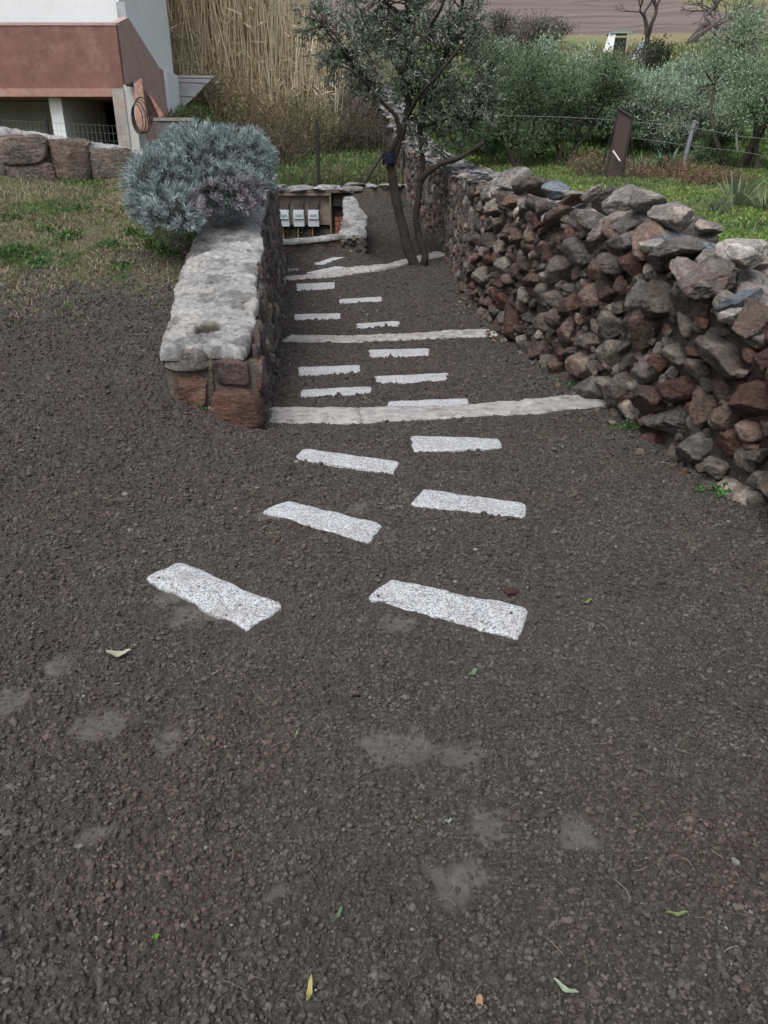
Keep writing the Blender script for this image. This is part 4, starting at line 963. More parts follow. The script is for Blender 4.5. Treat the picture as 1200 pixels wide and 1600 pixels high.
olive_bg('olive_tree', 'dark bush half hidden behind the near olive, above the dirt track', 760, 205, 31, 3.6, 3.4, rt, PD+PG[:1], 18000, .12, lobes=8)
olive_bg('olive_tree', 'distant grey brown bush on the slope behind the dark olives, left', 800, 130, 50, 6, 3.0, rt, [(.10, .10, .08), (.13, .12, .10)], 9000, .2, lobes=8, low=.05)
G_HB = 'dark scrub along the ploughed field edge'

def bare_tree(name, lab, base, H, rg, spread=.6, r0=.14, depth=6, col=(.085, .07, .07), n0=3, lean=(0, 0), ngr=2.3):
    b = Vector(base); root = thing(name, b, lab, 'tree', 'leafless trees on the hillside'); tr = MB(); tw = MB(); lim = [0]
    def rec(p, d, L, r, k):
        lim[0] += 1
        n = 5; P = [p]; q = p.copy(); dd = d.copy()
        for i in range(n):
            dd = unit(dd+rg.normal(size=3)*.13+np.array([0, 0, .03])); q = q+dd*L/n; P.append(q)
        (tr if k > 2 else tw).tube(P, np.linspace(r, r*.68, n+1), 6 if k > 3 else 4, np.array(col)*rg.uniform(.85, 1.2), .1)
        if k == 0: return
        m_ = 2 if k > depth-1 else int(rg.integers(2, 4))
        for _ in range(m_):
            nd = unit(dd+rg.normal(size=3)*spread*np.array([1, 1, .55])); rec(P[-1] if rg.random() < .6 else P[-2], nd, L*rg.uniform(.62, .88), r*rg.uniform(.5, .68), k-1)
    for j in range(n0):
        rec(np.array([b.x, b.y, b.z-.1]), unit(np.array([lean[0], lean[1], 1.])+rg.normal(size=3)*(.15 if n0 == 1 else .4)*np.array([1, 1, 0])), H*.27, r0, depth)
    tr.build('trunk', M_BARK, root); tw.build('twigs', M_BARK, root)
rb = np.random.default_rng(101)
def gp(px, py, d):
    p = at(px, py, d); p.z = float(zg(np.array([p.x]), np.array([p.y]))[0]); return p
bare_tree('bare_tree', 'slender leafless tree leaning beside the pale blue bundle', gp(997, 95, 50), 6.0, rb, .45, .2, 6, n0=1, lean=(.15, 0))
bare_tree('bare_tree', 'thick dark leafless tree at the top edge below the ploughed field', gp(1078, 42, 62), 7.5, rb, .6, .24, 6, n0=2)
bare_tree('bare_tree', 'low spreading purplish leafless tree above the right olives', gp(1135, 80, 48), 4.6, rb, .8, .11, 6, n0=4, col=(.11, .09, .10))
bare_tree('bare_tree', 'small purplish leafless bush left of the slender bare tree', gp(985, 110, 46), 2.6, rb, .8, .06, 5, n0=4, col=(.13, .10, .11))
bare_tree('bare_tree', 'leafless purplish scrub at the upper right behind the low spreading tree', gp(1175, 70, 55), 4.2, rb, .8, .09, 6, n0=4, col=(.12, .10, .11))
for k, (px, d, lab) in enumerate(((790, 64, 'brown scrub patch left of the white shelter at the field edge'), (835, 64, 'brown scrub patch below the ploughed field'))):
    p = gp(px, 60, d); brush('scrub', lab, p.x, p.y, 3.0, 1.5, 1.8, None, rb, 200, twigc=(.10, .08, .07), leaf=[(.07, .07, .045), (.10, .08, .06)], leafn=1600, lsz=.25, group=G_HB)
p = gp(1020, 95, 49); brush('dark_bush', 'small dark green bush below the slender bare tree', p.x, p.y, 1.0, .8, 1.7, None, rb, 120, twigc=(.08, .07, .06), leaf=[(.045, .065, .03)], leafn=1800, lsz=.2, group=G_HB)

# white shelter and pale bundle on the slope
def build_slope_things():
    p = gp(958, 80, 55); root = thing('field_shelter', p, 'small white sided shelter with dark opening and greenish roof on the far slope', 'shelter')
    s = 1.2
    MB().add([(p.x-.75, p.y, p.z-.2), (p.x-.1, p.y-.15, p.z-.2), (p.x+.05, p.y, p.z+1.05), (p.x-.3, p.y+.1, p.z+1.15), (p.x-.72, p.y+.08, p.z-.2), (p.x-.07, p.y-.07, p.z-.2), (p.x+.08, p.y+.08, p.z+1.05), (p.x-.27, p.y+.18, p.z+1.15)],
             f4=[(0, 1, 2, 3), (4, 7, 6, 5), (0, 4, 5, 1), (1, 5, 6, 2), (2, 6, 7, 3), (3, 7, 4, 0)]).build('side_panel', M_WHITE, root)
    MB().box(p.x-.05, p.x+.85, p.y+.1, p.y+1.0, p.z-.1, p.z+.85).build('opening', M_DARK, root)  # solid dark box: the shade of the opening is painted on
    MB().box(p.x-.3, p.x+1.0, p.y-.05, p.y+1.1, p.z+1.07, p.z+1.16).build('roof', plain('faded_green_sheet', (.25, .32, .30)), root)
    MB().box(p.x+.75, p.x+.85, p.y-.05, p.y+.05, p.z-.1, p.z+1.06).build('leg', M_CONC, root)
    p = gp(998, 80, 51.5); rg = np.random.default_rng(4); mb = MB()
    for (dx, dz, s, c) in ((0, .25, .34, (.62, .68, .78)), (.28, .35, .26, (.50, .60, .74)), (.1, .72, .24, (.42, .52, .66)), (-.25, .15, .22, (.70, .72, .76)), (.2, .95, .14, (.45, .6, .62))):
        v, f = rock(int(rg.integers(20)), 4, .1); mb.add(v*s*np.array([1, .8, 1.1])+np.array([p.x+dx, p.y, p.z+dz]), f3=f, col=c)
    tag(mb.build('sack_pile', M_METAL, None, True), 'pale blue and white bundled sacks at the foot of the slender bare tree', 'sacks')
build_slope_things()

# ------------------------------------------------------------------ fences, gate
def fence_panel(mb, a, b, za, zb_, ha, hb, sx=.09, sz=.11, r=.0028, col=(.05, .055, .05)):
    a = Vector(a); b = Vector(b); L = (b-a).length; n = int(L/sx)
    for i in range(n+1):
        t = i/n; p = a+(b-a)*t; z0 = mix(za, zb_, t); h = mix(ha, hb, t); mb.tube([(p.x, p.y, z0), (p.x, p.y, z0+h)], r, 3, col)
    m_ = int(ha/sz)
    for k in range(m_+1):
        q = k/m_; mb.tube([(a.x, a.y, za+ha*q), (b.x, b.y, zb_+hb*q)], r, 3, col)
def build_fences():
    root = thing('wire_fence', (-1.8, 19.3, .8), 'green wire mesh fence on black posts behind the meter niche', 'fence'); y = 19.35
    mb = MB(); fence_panel(mb, (-4.2, y), (.35, y), .85, .8, 1.3, 1.2); mb.build('wire_mesh', M_METAL, root)
    for px, t in ((498, 1), (631, 1)):
        p = at(px, 284, y-.03); q = at(px, 186 if px < 600 else 205, y-.03); MB().box(p.x-.035, p.x+.035, y-.06, y-.01, p.z-.15, q.z, (.018, .02, .02)).build('post', M_METAL, root)
    p = at(567, 290, y-.1); q = at(597, 243, y-.1); MB().tube([p, q], .028, 6, (.02, .02, .02)).build('brace', M_METAL, root)
    root = thing('wire_fence', (-5.5, 10.2, 1.6), 'thin grey wire mesh fence between the low stone wall and the house', 'fence')
    mb = MB(); fence_panel(mb, (-7.6, 10.0), (-3.2, 10.6), 1.55, 1.45, .52, .42, .05, .09, .0018, (.12, .13, .13)); mb.build('wire_mesh', M_METAL, root)
    for px in (74,):
        p = at(px, 207, 10.25); MB().tube([(p.x, p.y, p.z-.3), at(px-2, 184, 10.25)], .018, 5, (.02, .02, .02)).build('post', M_METAL, root)
    # leaning rusty gate with props
    p = gp(963, 285, 24); root = thing('metal_gate', p, 'narrow brown metal gate standing ajar on two thin props in the field', 'gate')
    A = [at(947, 274, 24.3), at(968, 290, 23.5), at(989, 184, 23.5), at(967, 170, 24.3)]
    # frame of four tubes and sheet
    for i in range(4): MB().tube([A[i], A[(i+1) % 4]], .035, 6, (.028, .025, .026)).build('frame_bar', M_METAL, root)
    e = Vector((.0, -.012, 0)); V = [tuple(q) for q in A]+[tuple(q+Vector((.02, .02, 0))) for q in A]
    MB().add(V, f4=[(0, 1, 2, 3), (7, 6, 5, 4), (0, 4, 5, 1), (1, 5, 6, 2), (2, 6, 7, 3), (3, 7, 4, 0)], col=(.085, .06, .058)).build('sheet', M_METAL, root)
    MB().tube([at(958, 236, 23.9), at(969, 252, 23.5)], .03, 5, (.45, .40, .38)).build('handle_bar', M_METAL, root)
    MB().tube([at(936, 273, 24.2), at(962, 190, 24.3)], .02, 5, (.02, .02, .02)).build('prop', M_METAL, root)
    MB().tube([at(994, 290, 23.8), at(984, 200, 23.8)], .02, 5, (.03, .03, .03)).build('prop', M_METAL, root)
    # field fence
    root = thing('field_fence', gp(1070, 285, 24.5), 'field fence of one grey leaning post and sagging wires', 'fence')
    MB().tube([at(1062, 290, 24.4), at(1072, 240, 24.4), at(1086, 188, 24.5)], [.07, .065, .06], 6, (.16, .165, .19)).build('post', M_WOOD, root)
    MB().tube([at(1152, 235, 23), at(1150, 208, 23)], .03, 6, (.18, .18, .18)).build('post', M_WOOD, root)
    MB().tube(smooth_path([at(770, 180, 26), at(900, 184, 25.3), at(985, 190, 24.6), at(1084, 200, 24.4), at(1150, 212, 23), at(1210, 219, 22), at(1400, 245, 19)], 5), .008, 4, (.16, .17, .17)).build('wire', M_METAL, root)
    MB().tube(smooth_path([at(985, 215, 24.6), at(1080, 228, 24.4), at(1150, 236, 23), at(1210, 246, 22)], 5), .006, 4, (.2, .2, .2)).build('wire', M_METAL, root)
build_fences()

# ------------------------------------------------------------------ meter niche and rims
def build_meters():
    rg = np.random.default_rng(51); y0 = 16.25
    root = thing('meter_niche', (-1.7, y0, 0), 'stone niche with plank back holding utility meters and heavy flat cap stones', 'niche')
    xL, xR_ = at(405, 340, y0).x, at(538, 340, y0).x; zt = at(480, 301, y0).z; zb = -.1; zs = at(480, 351, y0).z
    MB().box(xL, at(519, 340, y0).x, y0-.02, y0+.04, zs, zt).build('back_board', M_BOARD, root)
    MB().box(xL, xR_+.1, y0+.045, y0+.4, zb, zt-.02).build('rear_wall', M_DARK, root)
    MB().box(at(519, 340, y0).x+.03, xR_+.02, y0-.03, y0+.04, at(0, 322, y0).z, zt-.003).build('side_slot', M_DARK, root)  # solid dark box painting the shade in the slot
    mb = MB(); q0 = at(520, 340, y0).x+.05; q1 = at(535, 340, y0).x
    for k in range(5):
        z = -.0+k*.085; off = .03 if k % 2 else 0; mb.box(q0, (q0+q1)/2-.005+off, y0-.1, y0-.034, z, z+.072); mb.box((q0+q1)/2+.005+off, q1, y0-.1, y0-.034, z, z+.072)
    mb.build('bricks', M_BRICK, root)
    MB().box(at(517, 340, y0).x-.01, at(517, 340, y0).x+.02, y0-.12, y0-.025, zb, zt-.003, (.14, .14, .08)).build('door_frame', M_WOOD, root)
    MB().box(xL, at(517, 340, y0).x-.012, y0-.12, y0-.025, zt-.05, zt-.004, (.17, .13, .10)).build('lintel', M_WOOD, root)
    u = xL-.25
    k = 0
    while u < xR_+.22:
        w_ = rg.uniform(.3, .55); v, f = rock(int(rg.integers(26)), 4, .04)
        v = v/np.abs(v).max(0)*np.array([w_*.56, .38, rg.uniform(.07, .10)]); MB().add(v+np.array([u+w_/2, y0+.15, zt+.055+rg.uniform(-.01, .015)]), f3=f, col=rcol(rg, [(.34, .34, .34), (.29, .28, .28), (.25, .25, .26)], .1)).build('cap_stone', M_ROCK, root, True); u += w_*.92
    MB().box(xL-.2, xR_+.2, y0-.11, y0+.4, zt+.0, zt+.06).build('mortar_bed', M_MORTAR, root)
    # meters
    labs = ['utility meter box partly hidden by the wall, leftmost of the row', 'pale utility meter box, second from the left in the niche', 'pale utility meter box, third from the left in the niche', 'pale utility meter box at the right end of the row']
    for (px, lab) in zip((422, 443.5, 467, 490), labs):
        c = at(px, 341, y0-.14); t = thing('meter_box', (c.x, y0-.03, c.z), lab, 'meter', 'utility meter boxes in the niche'); h = .15; w_ = .105
        MB().box(c.x-w_, c.x+w_, y0-.16, y0-.024, c.z-h, c.z+h).build('casing', M_PLAST, t)
        MB().box(c.x-w_*.9, c.x+w_*.9, y0-.185, y0-.163, c.z-.01, c.z+h*.92).build('cover', plain('white_cover', (.50, .53, .56), .5, bs=0), t)
        MB().box(c.x-w_*.65, c.x+w_*.65, y0-.19, y0-.187, c.z+.03, c.z+.075).build('window', plain('meter_window', (.25, .30, .32), .2, bs=0), t)
        MB().box(c.x-w_, c.x+w_, y0-.06, y0-.024, c.z+h+.005, c.z+h+.12, (.07, .06, .055)).build('hood', M_WOOD, t)
        MB().tube([(c.x-.03, y0-.1, c.z-h+.002), (c.x-.035, y0-.1, c.z-h-.33)], .014, 6, (.28, .17, .06)).build('pipe', M_METAL, t)
        MB().tube([(c.x+.05, y0-.09, c.z+h+.0), (c.x+.08, y0-.08, c.z+h+.08), (c.x+.12, y0-.07, c.z+h+.2)], .012, 6, (.10, .06, .05)).build('pipe', M_METAL, t)
    # rim wall (front and right side) with pale slab coping
    r = thing('rim_wall', (-.6, 14, -.1), 'low pale rim wall of thin slates bending round the meter niche', 'stone wall')
    A = [(at(425, 386, 13.75).x-.15, 13.72, at(430, 380, 13.75).z), (at(490, 374, 13.8).x, 13.85, at(490, 376, 13.85).z), (at(548, 372, 14.05).x, 13.95, at(548, 370, 13.95).z)]
    f0 = [(at(425, 381, 13.6).x-.25, 13.55), (at(480, 376, 13.65).x, 13.65), (at(520, 372, 13.75).x, 13.75), (at(560, 372, 13.85).x, 13.85)]
    b0 = [(at(425, 370, 13.9).x-.2, 13.9), (at(480, 364, 14).x, 14.0), (at(520, 358, 14.1).x, 14.12), (at(545, 350, 14.3).x, 14.3)]
    zf = at(480, 372, 13.8).z; mb = MB(); coping(mb, b0, f0, [zf-.06, zf-.01, zf+.03, zf+.06], rg, .06, .03, .022, .03, 71)
    l1 = [(at(532, 366, 14.0).x, 13.9), (at(537, 340, 15).x, 14.9), (at(535, 300, 16.3).x, 16.4)]; r1 = [(at(572, 372, 14.0).x, 13.85), (at(573, 335, 15).x, 14.9), (at(551, 297, 16.3).x, 16.4)]
    coping(mb, l1, r1, [zf+.055, at(555, 335, 15).z, at(545, 300, 16.4).z-.03], rg, .06, .03, .03, .04, 73); mb.build('coping', M_COPE, r, True)
    mb = MB()
    ribbon_solid(mb, [[(a[0], a[1]+.04, -.5), (a[0], a[1]+.04, z-.05), (b[0], b[1]-.03, z-.05), (b[0], b[1]-.03, -.5)] for a, b, z in zip(f0, b0, [zf-.06, zf-.01, zf+.03, zf+.06])])
    ribbon_solid(mb, [[(a[0]+.03, a[1], -.5), (a[0]+.03, a[1], z-.05), (b[0]-.03, b[1], z-.05), (b[0]-.03, b[1], -.5)] for a, b, z in zip(l1, r1, [zf+.055, at(555, 335, 15).z, at(545, 300, 16.4).z-.03])])
    mb.build('wall_core', M_MORTAR, r)
    mb = MB(); face_stones(mb, (f0[0][0], f0[0][1]+.03), (f0[-1][0], f0[-1][1]+.03), lambda q: -.28, lambda q: zf-.06+.1*q, rg, [(.05, .08, 300), (.03, .045, 500)], 1.5, PAL_SL, .04, sub=3)
    face_stones(mb, (l1[0][0]-.12, 13.86), (r1[0][0]-.0, 13.86), lambda q: -.28, lambda q: zf-.0, rg, [(.06, .09, 100), (.03, .05, 200)], 1.3, PAL_SL, .05, sub=3)
    face_stones(mb, (r1[0][0]-.03, 13.86), (r1[1][0]-.03, 14.9), lambda q: -.2+.2*q, lambda q: mix(zf, at(555, 335, 15).z-.04, q), rg, [(.06, .09, 200), (.03, .05, 400)], 1.3, PAL_SL, .05, sub=3)
    mb.build('stone_facing', M_ROCK, r, True)
    # back low cap wall
    r = thing('low_stone_wall', (-.2, 19, .7), 'short low wall with flat caps closing the path end under the fence', 'stone wall')
    u = at(556, 292, 19).x-.3
    while u < at(640, 292, 19).x:
        w_ = rg.uniform(.35, .6); v, f = rock(int(rg.integers(26)), 4, .04); v = v/np.abs(v).max(0)*np.array([w_*.55, .3, .09])
        MB().add(v+np.array([u+w_/2, 19.1, .86]), f3=f, col=rcol(rg, [(.32, .32, .32), (.27, .27, .26)], .1)).build('cap_stone', M_ROCK, r, True); u += w_*.93
    mb = MB(); mb.box(-1.3, .62, 18.95, 19.3, .2, .84); mb.build('wall_core', M_MORTAR, r)
    # pale edge blocks left of the last strip
    r = thing('edge_block', (-1.6, 13, -.1), 'pale upright edging block left of the furthest slab', 'edging')
    l = [at(448, 431, 12.75), at(448, 405, 13.1), at(455, 392, 13.4)]; q = [at(470, 431, 12.75), at(470, 405, 13.1), at(478, 390, 13.4)]
    mb = MB(); coping(mb, [(p.x, p.y) for p in l], [(p.x, p.y) for p in q], [-.12, -.11, -.1], rg, .16, .025, .02, .025, 81); mb.build('block', M_COPE, r, True)
    r = thing('edge_block', (-1.85, 12.5, -.1), 'narrow pale block in the gap beside the end of the left wall', 'edging')
    mb = MB(); l = [at(430, 470, 11.3), at(428, 392, 13.5)]; q = [at(447, 470, 11.3), at(443, 392, 13.5)]
    coping(mb, [(p.x, p.y) for p in l], [(p.x, p.y) for p in q], [-.09, -.04], rg, .2, .025, .02, .025, 83); mb.build('block', M_COPE, r, True)
build_meters()

# ------------------------------------------------------------------ house
def build_house():
    root = thing('house', (-8, 18, 1.7), 'white rendered house with terracotta balcony parapet and open space beneath', 'house')
    Y = 17.0; c = at(190, 138, Y); X1 = at(187, 90, Y).x; zp = at(185, 37, Y).z; zs = at(150, 138, Y).z; zu = at(150, 151, Y).z
    H = X1-9
    # parapet front with small coping, slightly rising
    mb = MB(); mb.box(H, X1, Y, Y+.14, zs, zp-.03); mb.build('parapet', M_RED, root)
    MB().box(H, X1+.01, Y-.012, Y+.155, zp-.028, zp+.02).build('parapet_cap', plain('pink_cap', (.42, .30, .28)), root)
    MB().box(H, X1-.10, Y-.035, Y+3.2, zu, zs-.003).build('balcony_slab', M_CONC2, root)
    # side stair wall: polygon in the y-z plane
    ys = [Y+.0, Y+.9, Y+2.95, Y+3.2, Y+3.2, Y+.0]
    pz = [zp, at(209, 27, Y+.9).z, at(250, 107, Y+2.95).z, at(258, 109, Y+3.2).z, 1.6, zu-.0]
    pts = [(Y+.145, zp+.03), (Y+.9, pz[1]), (Y+2.95, pz[2]), (Y+3.25, pz[2]), (Y+3.25, 1.7), (Y+.5, 1.7), (Y+.145, zu)]
    V = [(X1, a, b) for a, b in pts]+[(X1-.14, a, b) for a, b in pts]; n = len(pts)
    mb = MB(); cy, cz = Y+1.6, zu+.2
    V += [(X1, cy, cz), (X1-.14, cy, cz)]
    f3 = [(i, (i+1) % n, 2*n) for i in range(n)]+[(n+(i+1) % n, n+i, 2*n+1) for i in range(n)]; f4 = [(i, n+i, n+(i+1) % n, (i+1) % n) for i in range(n)]
    mb.add(V, f3=f3, f4=f4); mb.build('stair_parapet', plain('lit_side_render', (.37, .26, .235), .9, 3, .82, 1.12), root)  # paler than the front parapet: the brighter light on this side is painted in
    # corner pillar
    p0 = at(178, 160, Y).x; p1 = at(206, 160, Y).x
    MB().box(p0, p1-.12, Y-.045, Y+.28, 1.1, zs-.005).build('pillar', M_CONC, root)
    MB().box(p1-.118, p1+.06, Y-.02, Y+.45, 1.1, zs+.06).build('pillar_return', M_GREYW, root)
    # white column, sloping side wall with its shade painted in as grey, back wall below
    c0 = at(78, 160, Y+.25).x; c1 = at(97, 160, Y+.25).x
    MB().box(c0, c1, Y+.2, Y+.6, 1.1, zu-.004).build('column', M_WHITE, root)
    V = [(c1+.002, Y+.25, 1.1), (c1+.002, Y+.25, zu-.005), (at(165, 180, Y+1.9).x, Y+1.9, zu-.005), (at(165, 180, Y+1.9).x, Y+1.9, 1.1)]
    V2 = [(x-.1, y+.1, z) for x, y, z in V]
    MB().add(V+V2, f4=[(0, 1, 2, 3), (7, 6, 5, 4), (0, 4, 5, 1), (1, 5, 6, 2), (2, 6, 7, 3), (3, 7, 4, 0)]).build('inner_wall', M_GREYW, root)
    MB().box(H, at(150, 160, Y+1.5).x, Y+1.6, Y+1.75, 1.1, zu-.006).build('back_wall', plain('greenish_render', (.36, .38, .35), .9, 2), root)
    MB().box(c1+.3, X1-.15, Y+2.6, Y+2.75, 1.1, zu-.006).build('cellar_wall', M_DARK, root)
    # main white volume: upper storey stands over the balcony slab, its side runs back above the stair
    xc = X1-.16; yf = Y+.95; yb_ = Y+4.85
    MB().box(H, xc, yf, yb_, zs+.002, 8.5).build('wall', M_WHITE, root)
    MB().box(H, xc, Y+3.3, yb_, 1.3, zs-.004).build('lower_wall', M_WHITE, root)
    MB().box(xc+.003, xc+.10, yb_-1.1, yb_-.002, 1.3, zs+.6).build('side_pier', M_WHITE, root)
    w0, w1 = at(183, 15, yf).x, at(197, 15, yf).x
    zt_ = at(190, 3, yf).z
    f = MB().box(w0, w1, yf-.03, yf-.003, zt_-1.9, zt_).build('door', plain('grey_shutter', (.33, .36, .37)), root)
    # low white terrace wall to the right of the corner
    r = thing('terrace_ramp', (xc+.8, Y+5, 2.2), 'pale grey concrete terrace wall sloping into the scrub right of the house', 'wall')
    a = at(271, 118, Y+5.1); b = at(336, 118, Y+5.5); c_ = at(302, 153, Y+5.1); d_ = at(272, 182, Y+4.9)
    V = [a, b, c_, d_]; V = [tuple(q) for q in V]; V2 = [(x-.03, y+.14, z-.02) for x, y, z in V]
    MB().add(V+V2, f4=[(0, 1, 2, 3), (7, 6, 5, 4), (0, 4, 5, 1), (1, 5, 6, 2), (2, 6, 7, 3), (3, 7, 4, 0)]).build('panel', M_DECK, r)
    for (q0, q1) in (((272, 122, Y+5.0), (333, 123, Y+5.4)), ((268, 128, Y+5.0), (325, 131, Y+5.2)), ((268, 149, Y+4.9), (308, 152, Y+5.1))):  # thin tubes that draw the shadow lines across the panel
        MB().tube([at(*q0)-Vector((0, .15, 0)), at(*q1)-Vector((0, .15, 0))], .022, 6, (.25, .2, .19)).build('shadow_line', M_METAL, r)
    # leaning boards, hose, planter
    yb = Y+.3; xs = X1+.06
    r = thing('leaning_board', at(228, 180, Y+.8), 'reddish brown plank board leaning upright against the stair wall', 'board', 'old boards leaning on the house')
    def slab(pts, th, mat, name, parent, col):
        V = [tuple(at(*p)) for p in pts]; V2 = [(x, y+th, z) for x, y, z in V]; k = len(V)
        MB().add(V+V2, f4=[(0, 1, 2, 3), (7, 6, 5, 4)]+[(i, i+4, (i+1) % 4+4, (i+1) % 4) for i in range(4)], col=col).build(name, mat, parent)
    slab([(209, 130, 16.7), (221, 122, 16.9), (232, 208, 16.1), (213, 208, 16.0)], .03, M_WOOD, 'board', r, (.26, .155, .12))
    r = thing('leaning_board', at(245, 180, Y+.8), 'long narrow reddish plank leaning diagonally on the stair wall', 'board', 'old boards leaning on the house')
    slab([(222, 124, 17.0), (226, 136, 17.0), (256, 180, 16.8), (249, 184, 16.7)], .04, M_WOOD, 'board', r, (.25, .12, .10))
    r = thing('leaning_board', at(238, 180, Y+.8), 'dark slatted frame leaning behind the diagonal plank', 'board', 'old boards leaning on the house')
    slab([(221, 140, 17.05), (226, 140, 17.05), (250, 183, 16.9), (232, 195, 16.6)], .03, M_WOOD, 'board', r, (.06, .035, .032))
    hose = MB(); hc = at(220, 180, 15.95)
    for k in range(4):
        a = np.linspace(0, 6.28, 26); rx_ = .10+.02*k; rz_ = .24+.018*k; hose.tube(np.stack([hc.x+rx_*np.cos(a)+.03*k-.06, hc.y+.02*k-.05+0*a, hc.z+.02*k-.06+rz_*np.sin(a)], -1), .011, 5, (.035, .03, .03) if k % 2 else (.09, .07, .065))
    tag(hose.build('garden_hose', M_METAL, None, True), 'coiled dark garden hose hanging on the corner pillar of the house', 'hose')
    r = thing('wall_lamp', at(203, 132, Y-.1), 'small dark wall lamp at the top corner of the concrete pillar', 'lamp')
    q = at(203, 132, Y-.1); MB().tube([(q.x-.07, q.y, q.z), (q.x+.05, q.y-.02, q.z)], [.03, .05], 8, (.03, .03, .03)).build('lamp_head', M_METAL, r); MB().tube([(q.x+.02, q.y+.15, q.z-.02), (q.x, q.y, q.z)], .015, 6, (.04, .04, .04)).build('bracket', M_METAL, r)
    r = thing('planter_box', at(272, 212, 14.5), 'weathered grey wooden trough behind the lavender beside the house', 'planter'); yq = 14.5
    a, b = at(243, 186, yq), at(302, 190, yq)
    MB().box(a.x, b.x, yq, yq+.5, a.z-.45, a.z-.03, (.11, .105, .11)).build('trough', M_WOOD, r)
    MB().box(a.x-.03, b.x+.03, yq-.02, yq+.06, a.z-.027, a.z+.02, (.23, .215, .20)).build('rim', M_WOOD, r)
    MB().tube([(a.x+.1, yq-.03, a.z-.35), (b.x-.1, yq-.03, a.z-.12)], .02, 5, (.05, .045, .045)).build('brace', M_WOOD, r)
    MB().box(b.x-.05, b.x, yq-.05, yq-.003, a.z-.6, a.z-.03, (.2, .19, .18)).build('leg', M_WOOD, r)
M_CONC2 = plain('slab_edge', (.33, .19, .155), .9, 3, .8, 1.15, stain=(.40, .35, .31))
build_house()

# ------------------------------------------------------------------ small plants and litter
def spiky(name, lab, px, py, d, r, h, n, pal, rg, wd=.05):
    p = gp(px, py, d); root = thing(name, p, lab, 'plant', 'spiky green plants in the field'); mb = MB(); a = rg.uniform(0, 6.28, n)
    x = p.x+np.cos(a)*.08*r; y = p.y+np.sin(a)*.08*r
    B = np.stack([x, y, zmany(x, y)], -1); e = rg.uniform(.35, 1.15, n)
    o = np.stack([np.cos(a)*np.cos(e), np.sin(a)*np.cos(e), np.sin(e)], -1); L = h*rg.uniform(.7, 1.1, n); c = pickc(rg, pal, n)
    s = np.stack([-np.sin(a), np.cos(a), 0*a], -1)*wd*.5
    m1 = B+o*(L*.5)[:, None]; t = B+o*L[:, None]+np.array([0, 0, -.22])*L[:, None]*np.cos(e)[:, None]
    v = np.stack([B-s*.6, B+s*.6, m1+s, m1-s, t], 1).reshape(-1, 3); q = np.arange(n)[:, None]*5
    mb.add(v, f3=q+np.array([[3, 2, 4]]), f4=q+np.array([[0, 1, 2, 3]]), col=np.repeat(c, 5, 0)); mb.build('leaf_rosette', M_LEAF, root)
rs = np.random.default_rng(14)
PB = [(.11, .19, .13), (.15, .24, .17), (.09, .15, .09)]
spiky('spiky_plant', 'bluish green spiky plant right of the leaning gate', 1004, 250, 26, .5, .8, 60, PB, rs, .06)
spiky('spiky_plant', 'larger spiky green plant between the gate and the grey post', 1042, 250, 26.5, .6, .95, 80, PB, rs, .07)
spiky('spiky_plant', 'tall grey green arching clump at the right edge in front of the field fence', 1150, 318, 13.5, .6, .85, 110, [(.12, .17, .10), (.17, .22, .15), (.22, .24, .16)], rs, .028)
spiky('spiky_plant', 'low grey green arching tuft left of the tall clump near the wall top', 1120, 335, 12, .5, .45, 70, [(.12, .17, .10), (.20, .23, .16)], rs, .02)
spiky('spiky_plant', 'small arching tuft cut by the right picture edge', 1195, 325, 12.5, .5, .6, 70, [(.10, .15, .08), (.18, .21, .13)], rs, .022)
for (px, py, d, w_, h_, lab) in ((1055, 275, 23.2, 1.3, .75, 'rust brown dead bracken around the foot of the grey post'), (1120, 282, 20.5, 1.0, .5, 'rust brown dead bracken right of the grey post'), (935, 262, 25.5, 1.0, .8, 'pale dry grass clump left of the leaning gate'), (1000, 270, 25, .5, .4, 'small dry stalks at the foot of the gate prop')):
    p = gp(px, py, d); brush('dry_bush', lab, p.x, p.y, w_, .6, h_, None, rs, 130, twigc=(.16, .10, .07), leaf=[(.18, .10, .065), (.13, .08, .055), (.20, .15, .10)] if d < 24 else [(.2, .17, .13), (.15, .14, .10)], leafn=1400, lsz=.09, group='dead plants in the field')
def sprout(lab, px, py, s, n, rg, dz=0, name='weed'):
    p = onground(px, py); mb = MB(); q = rg.normal(size=(n, 3))*np.array([s, s*.7, s*.35]); q[:, 2] = np.abs(q[:, 2])+.01
    for k in range(n): mb.tube([(p.x+q[k, 0]*.3, p.y+q[k, 1]*.3, p.z+dz), (p.x+q[k, 0], p.y+q[k, 1], p.z+dz+q[k, 2])], [.0015, .001], 3, (.06, .10, .03))
    k = 5; idx = np.repeat(np.arange(n), k); pos = np.array([p.x, p.y, p.z+dz])+q[idx]
    leaves(mb, pos, unit(rg.normal(size=(n*k, 3))+np.array([0, -.2, .25])), rg.uniform(.018, .034, n*k), .018, pickc(rg, [(.05, .14, .035), (.07, .18, .05), (.04, .10, .03)], n*k), rg)
    tag(mb.build(name, M_LEAF), lab, 'weed', 'green weeds at the wall feet')
sprout('leafy weed at the wall foot just past the first edging strip', 903, 607, .08, 26, rs)
sprout('leafy weed at the right wall foot below the end of the first strip', 990, 672, .07, 28, rs)
sprout('bright green weed at the right wall foot nearest the camera', 1120, 770, .045, 16, rs)
sprout('small weed by the left wall end under its reddish stones, left of the pair', 317, 640, .02, 9, rs)
sprout('small weed by the left wall end under its reddish stones, right of the pair', 343, 645, .022, 10, rs)
sprout('green weed at the wall foot behind the olive trunks, lower', 660, 378, .12, 26, rs)
sprout('green weed growing from the wall foot behind the olive trunks, upper', 637, 322, .14, 26, rs)
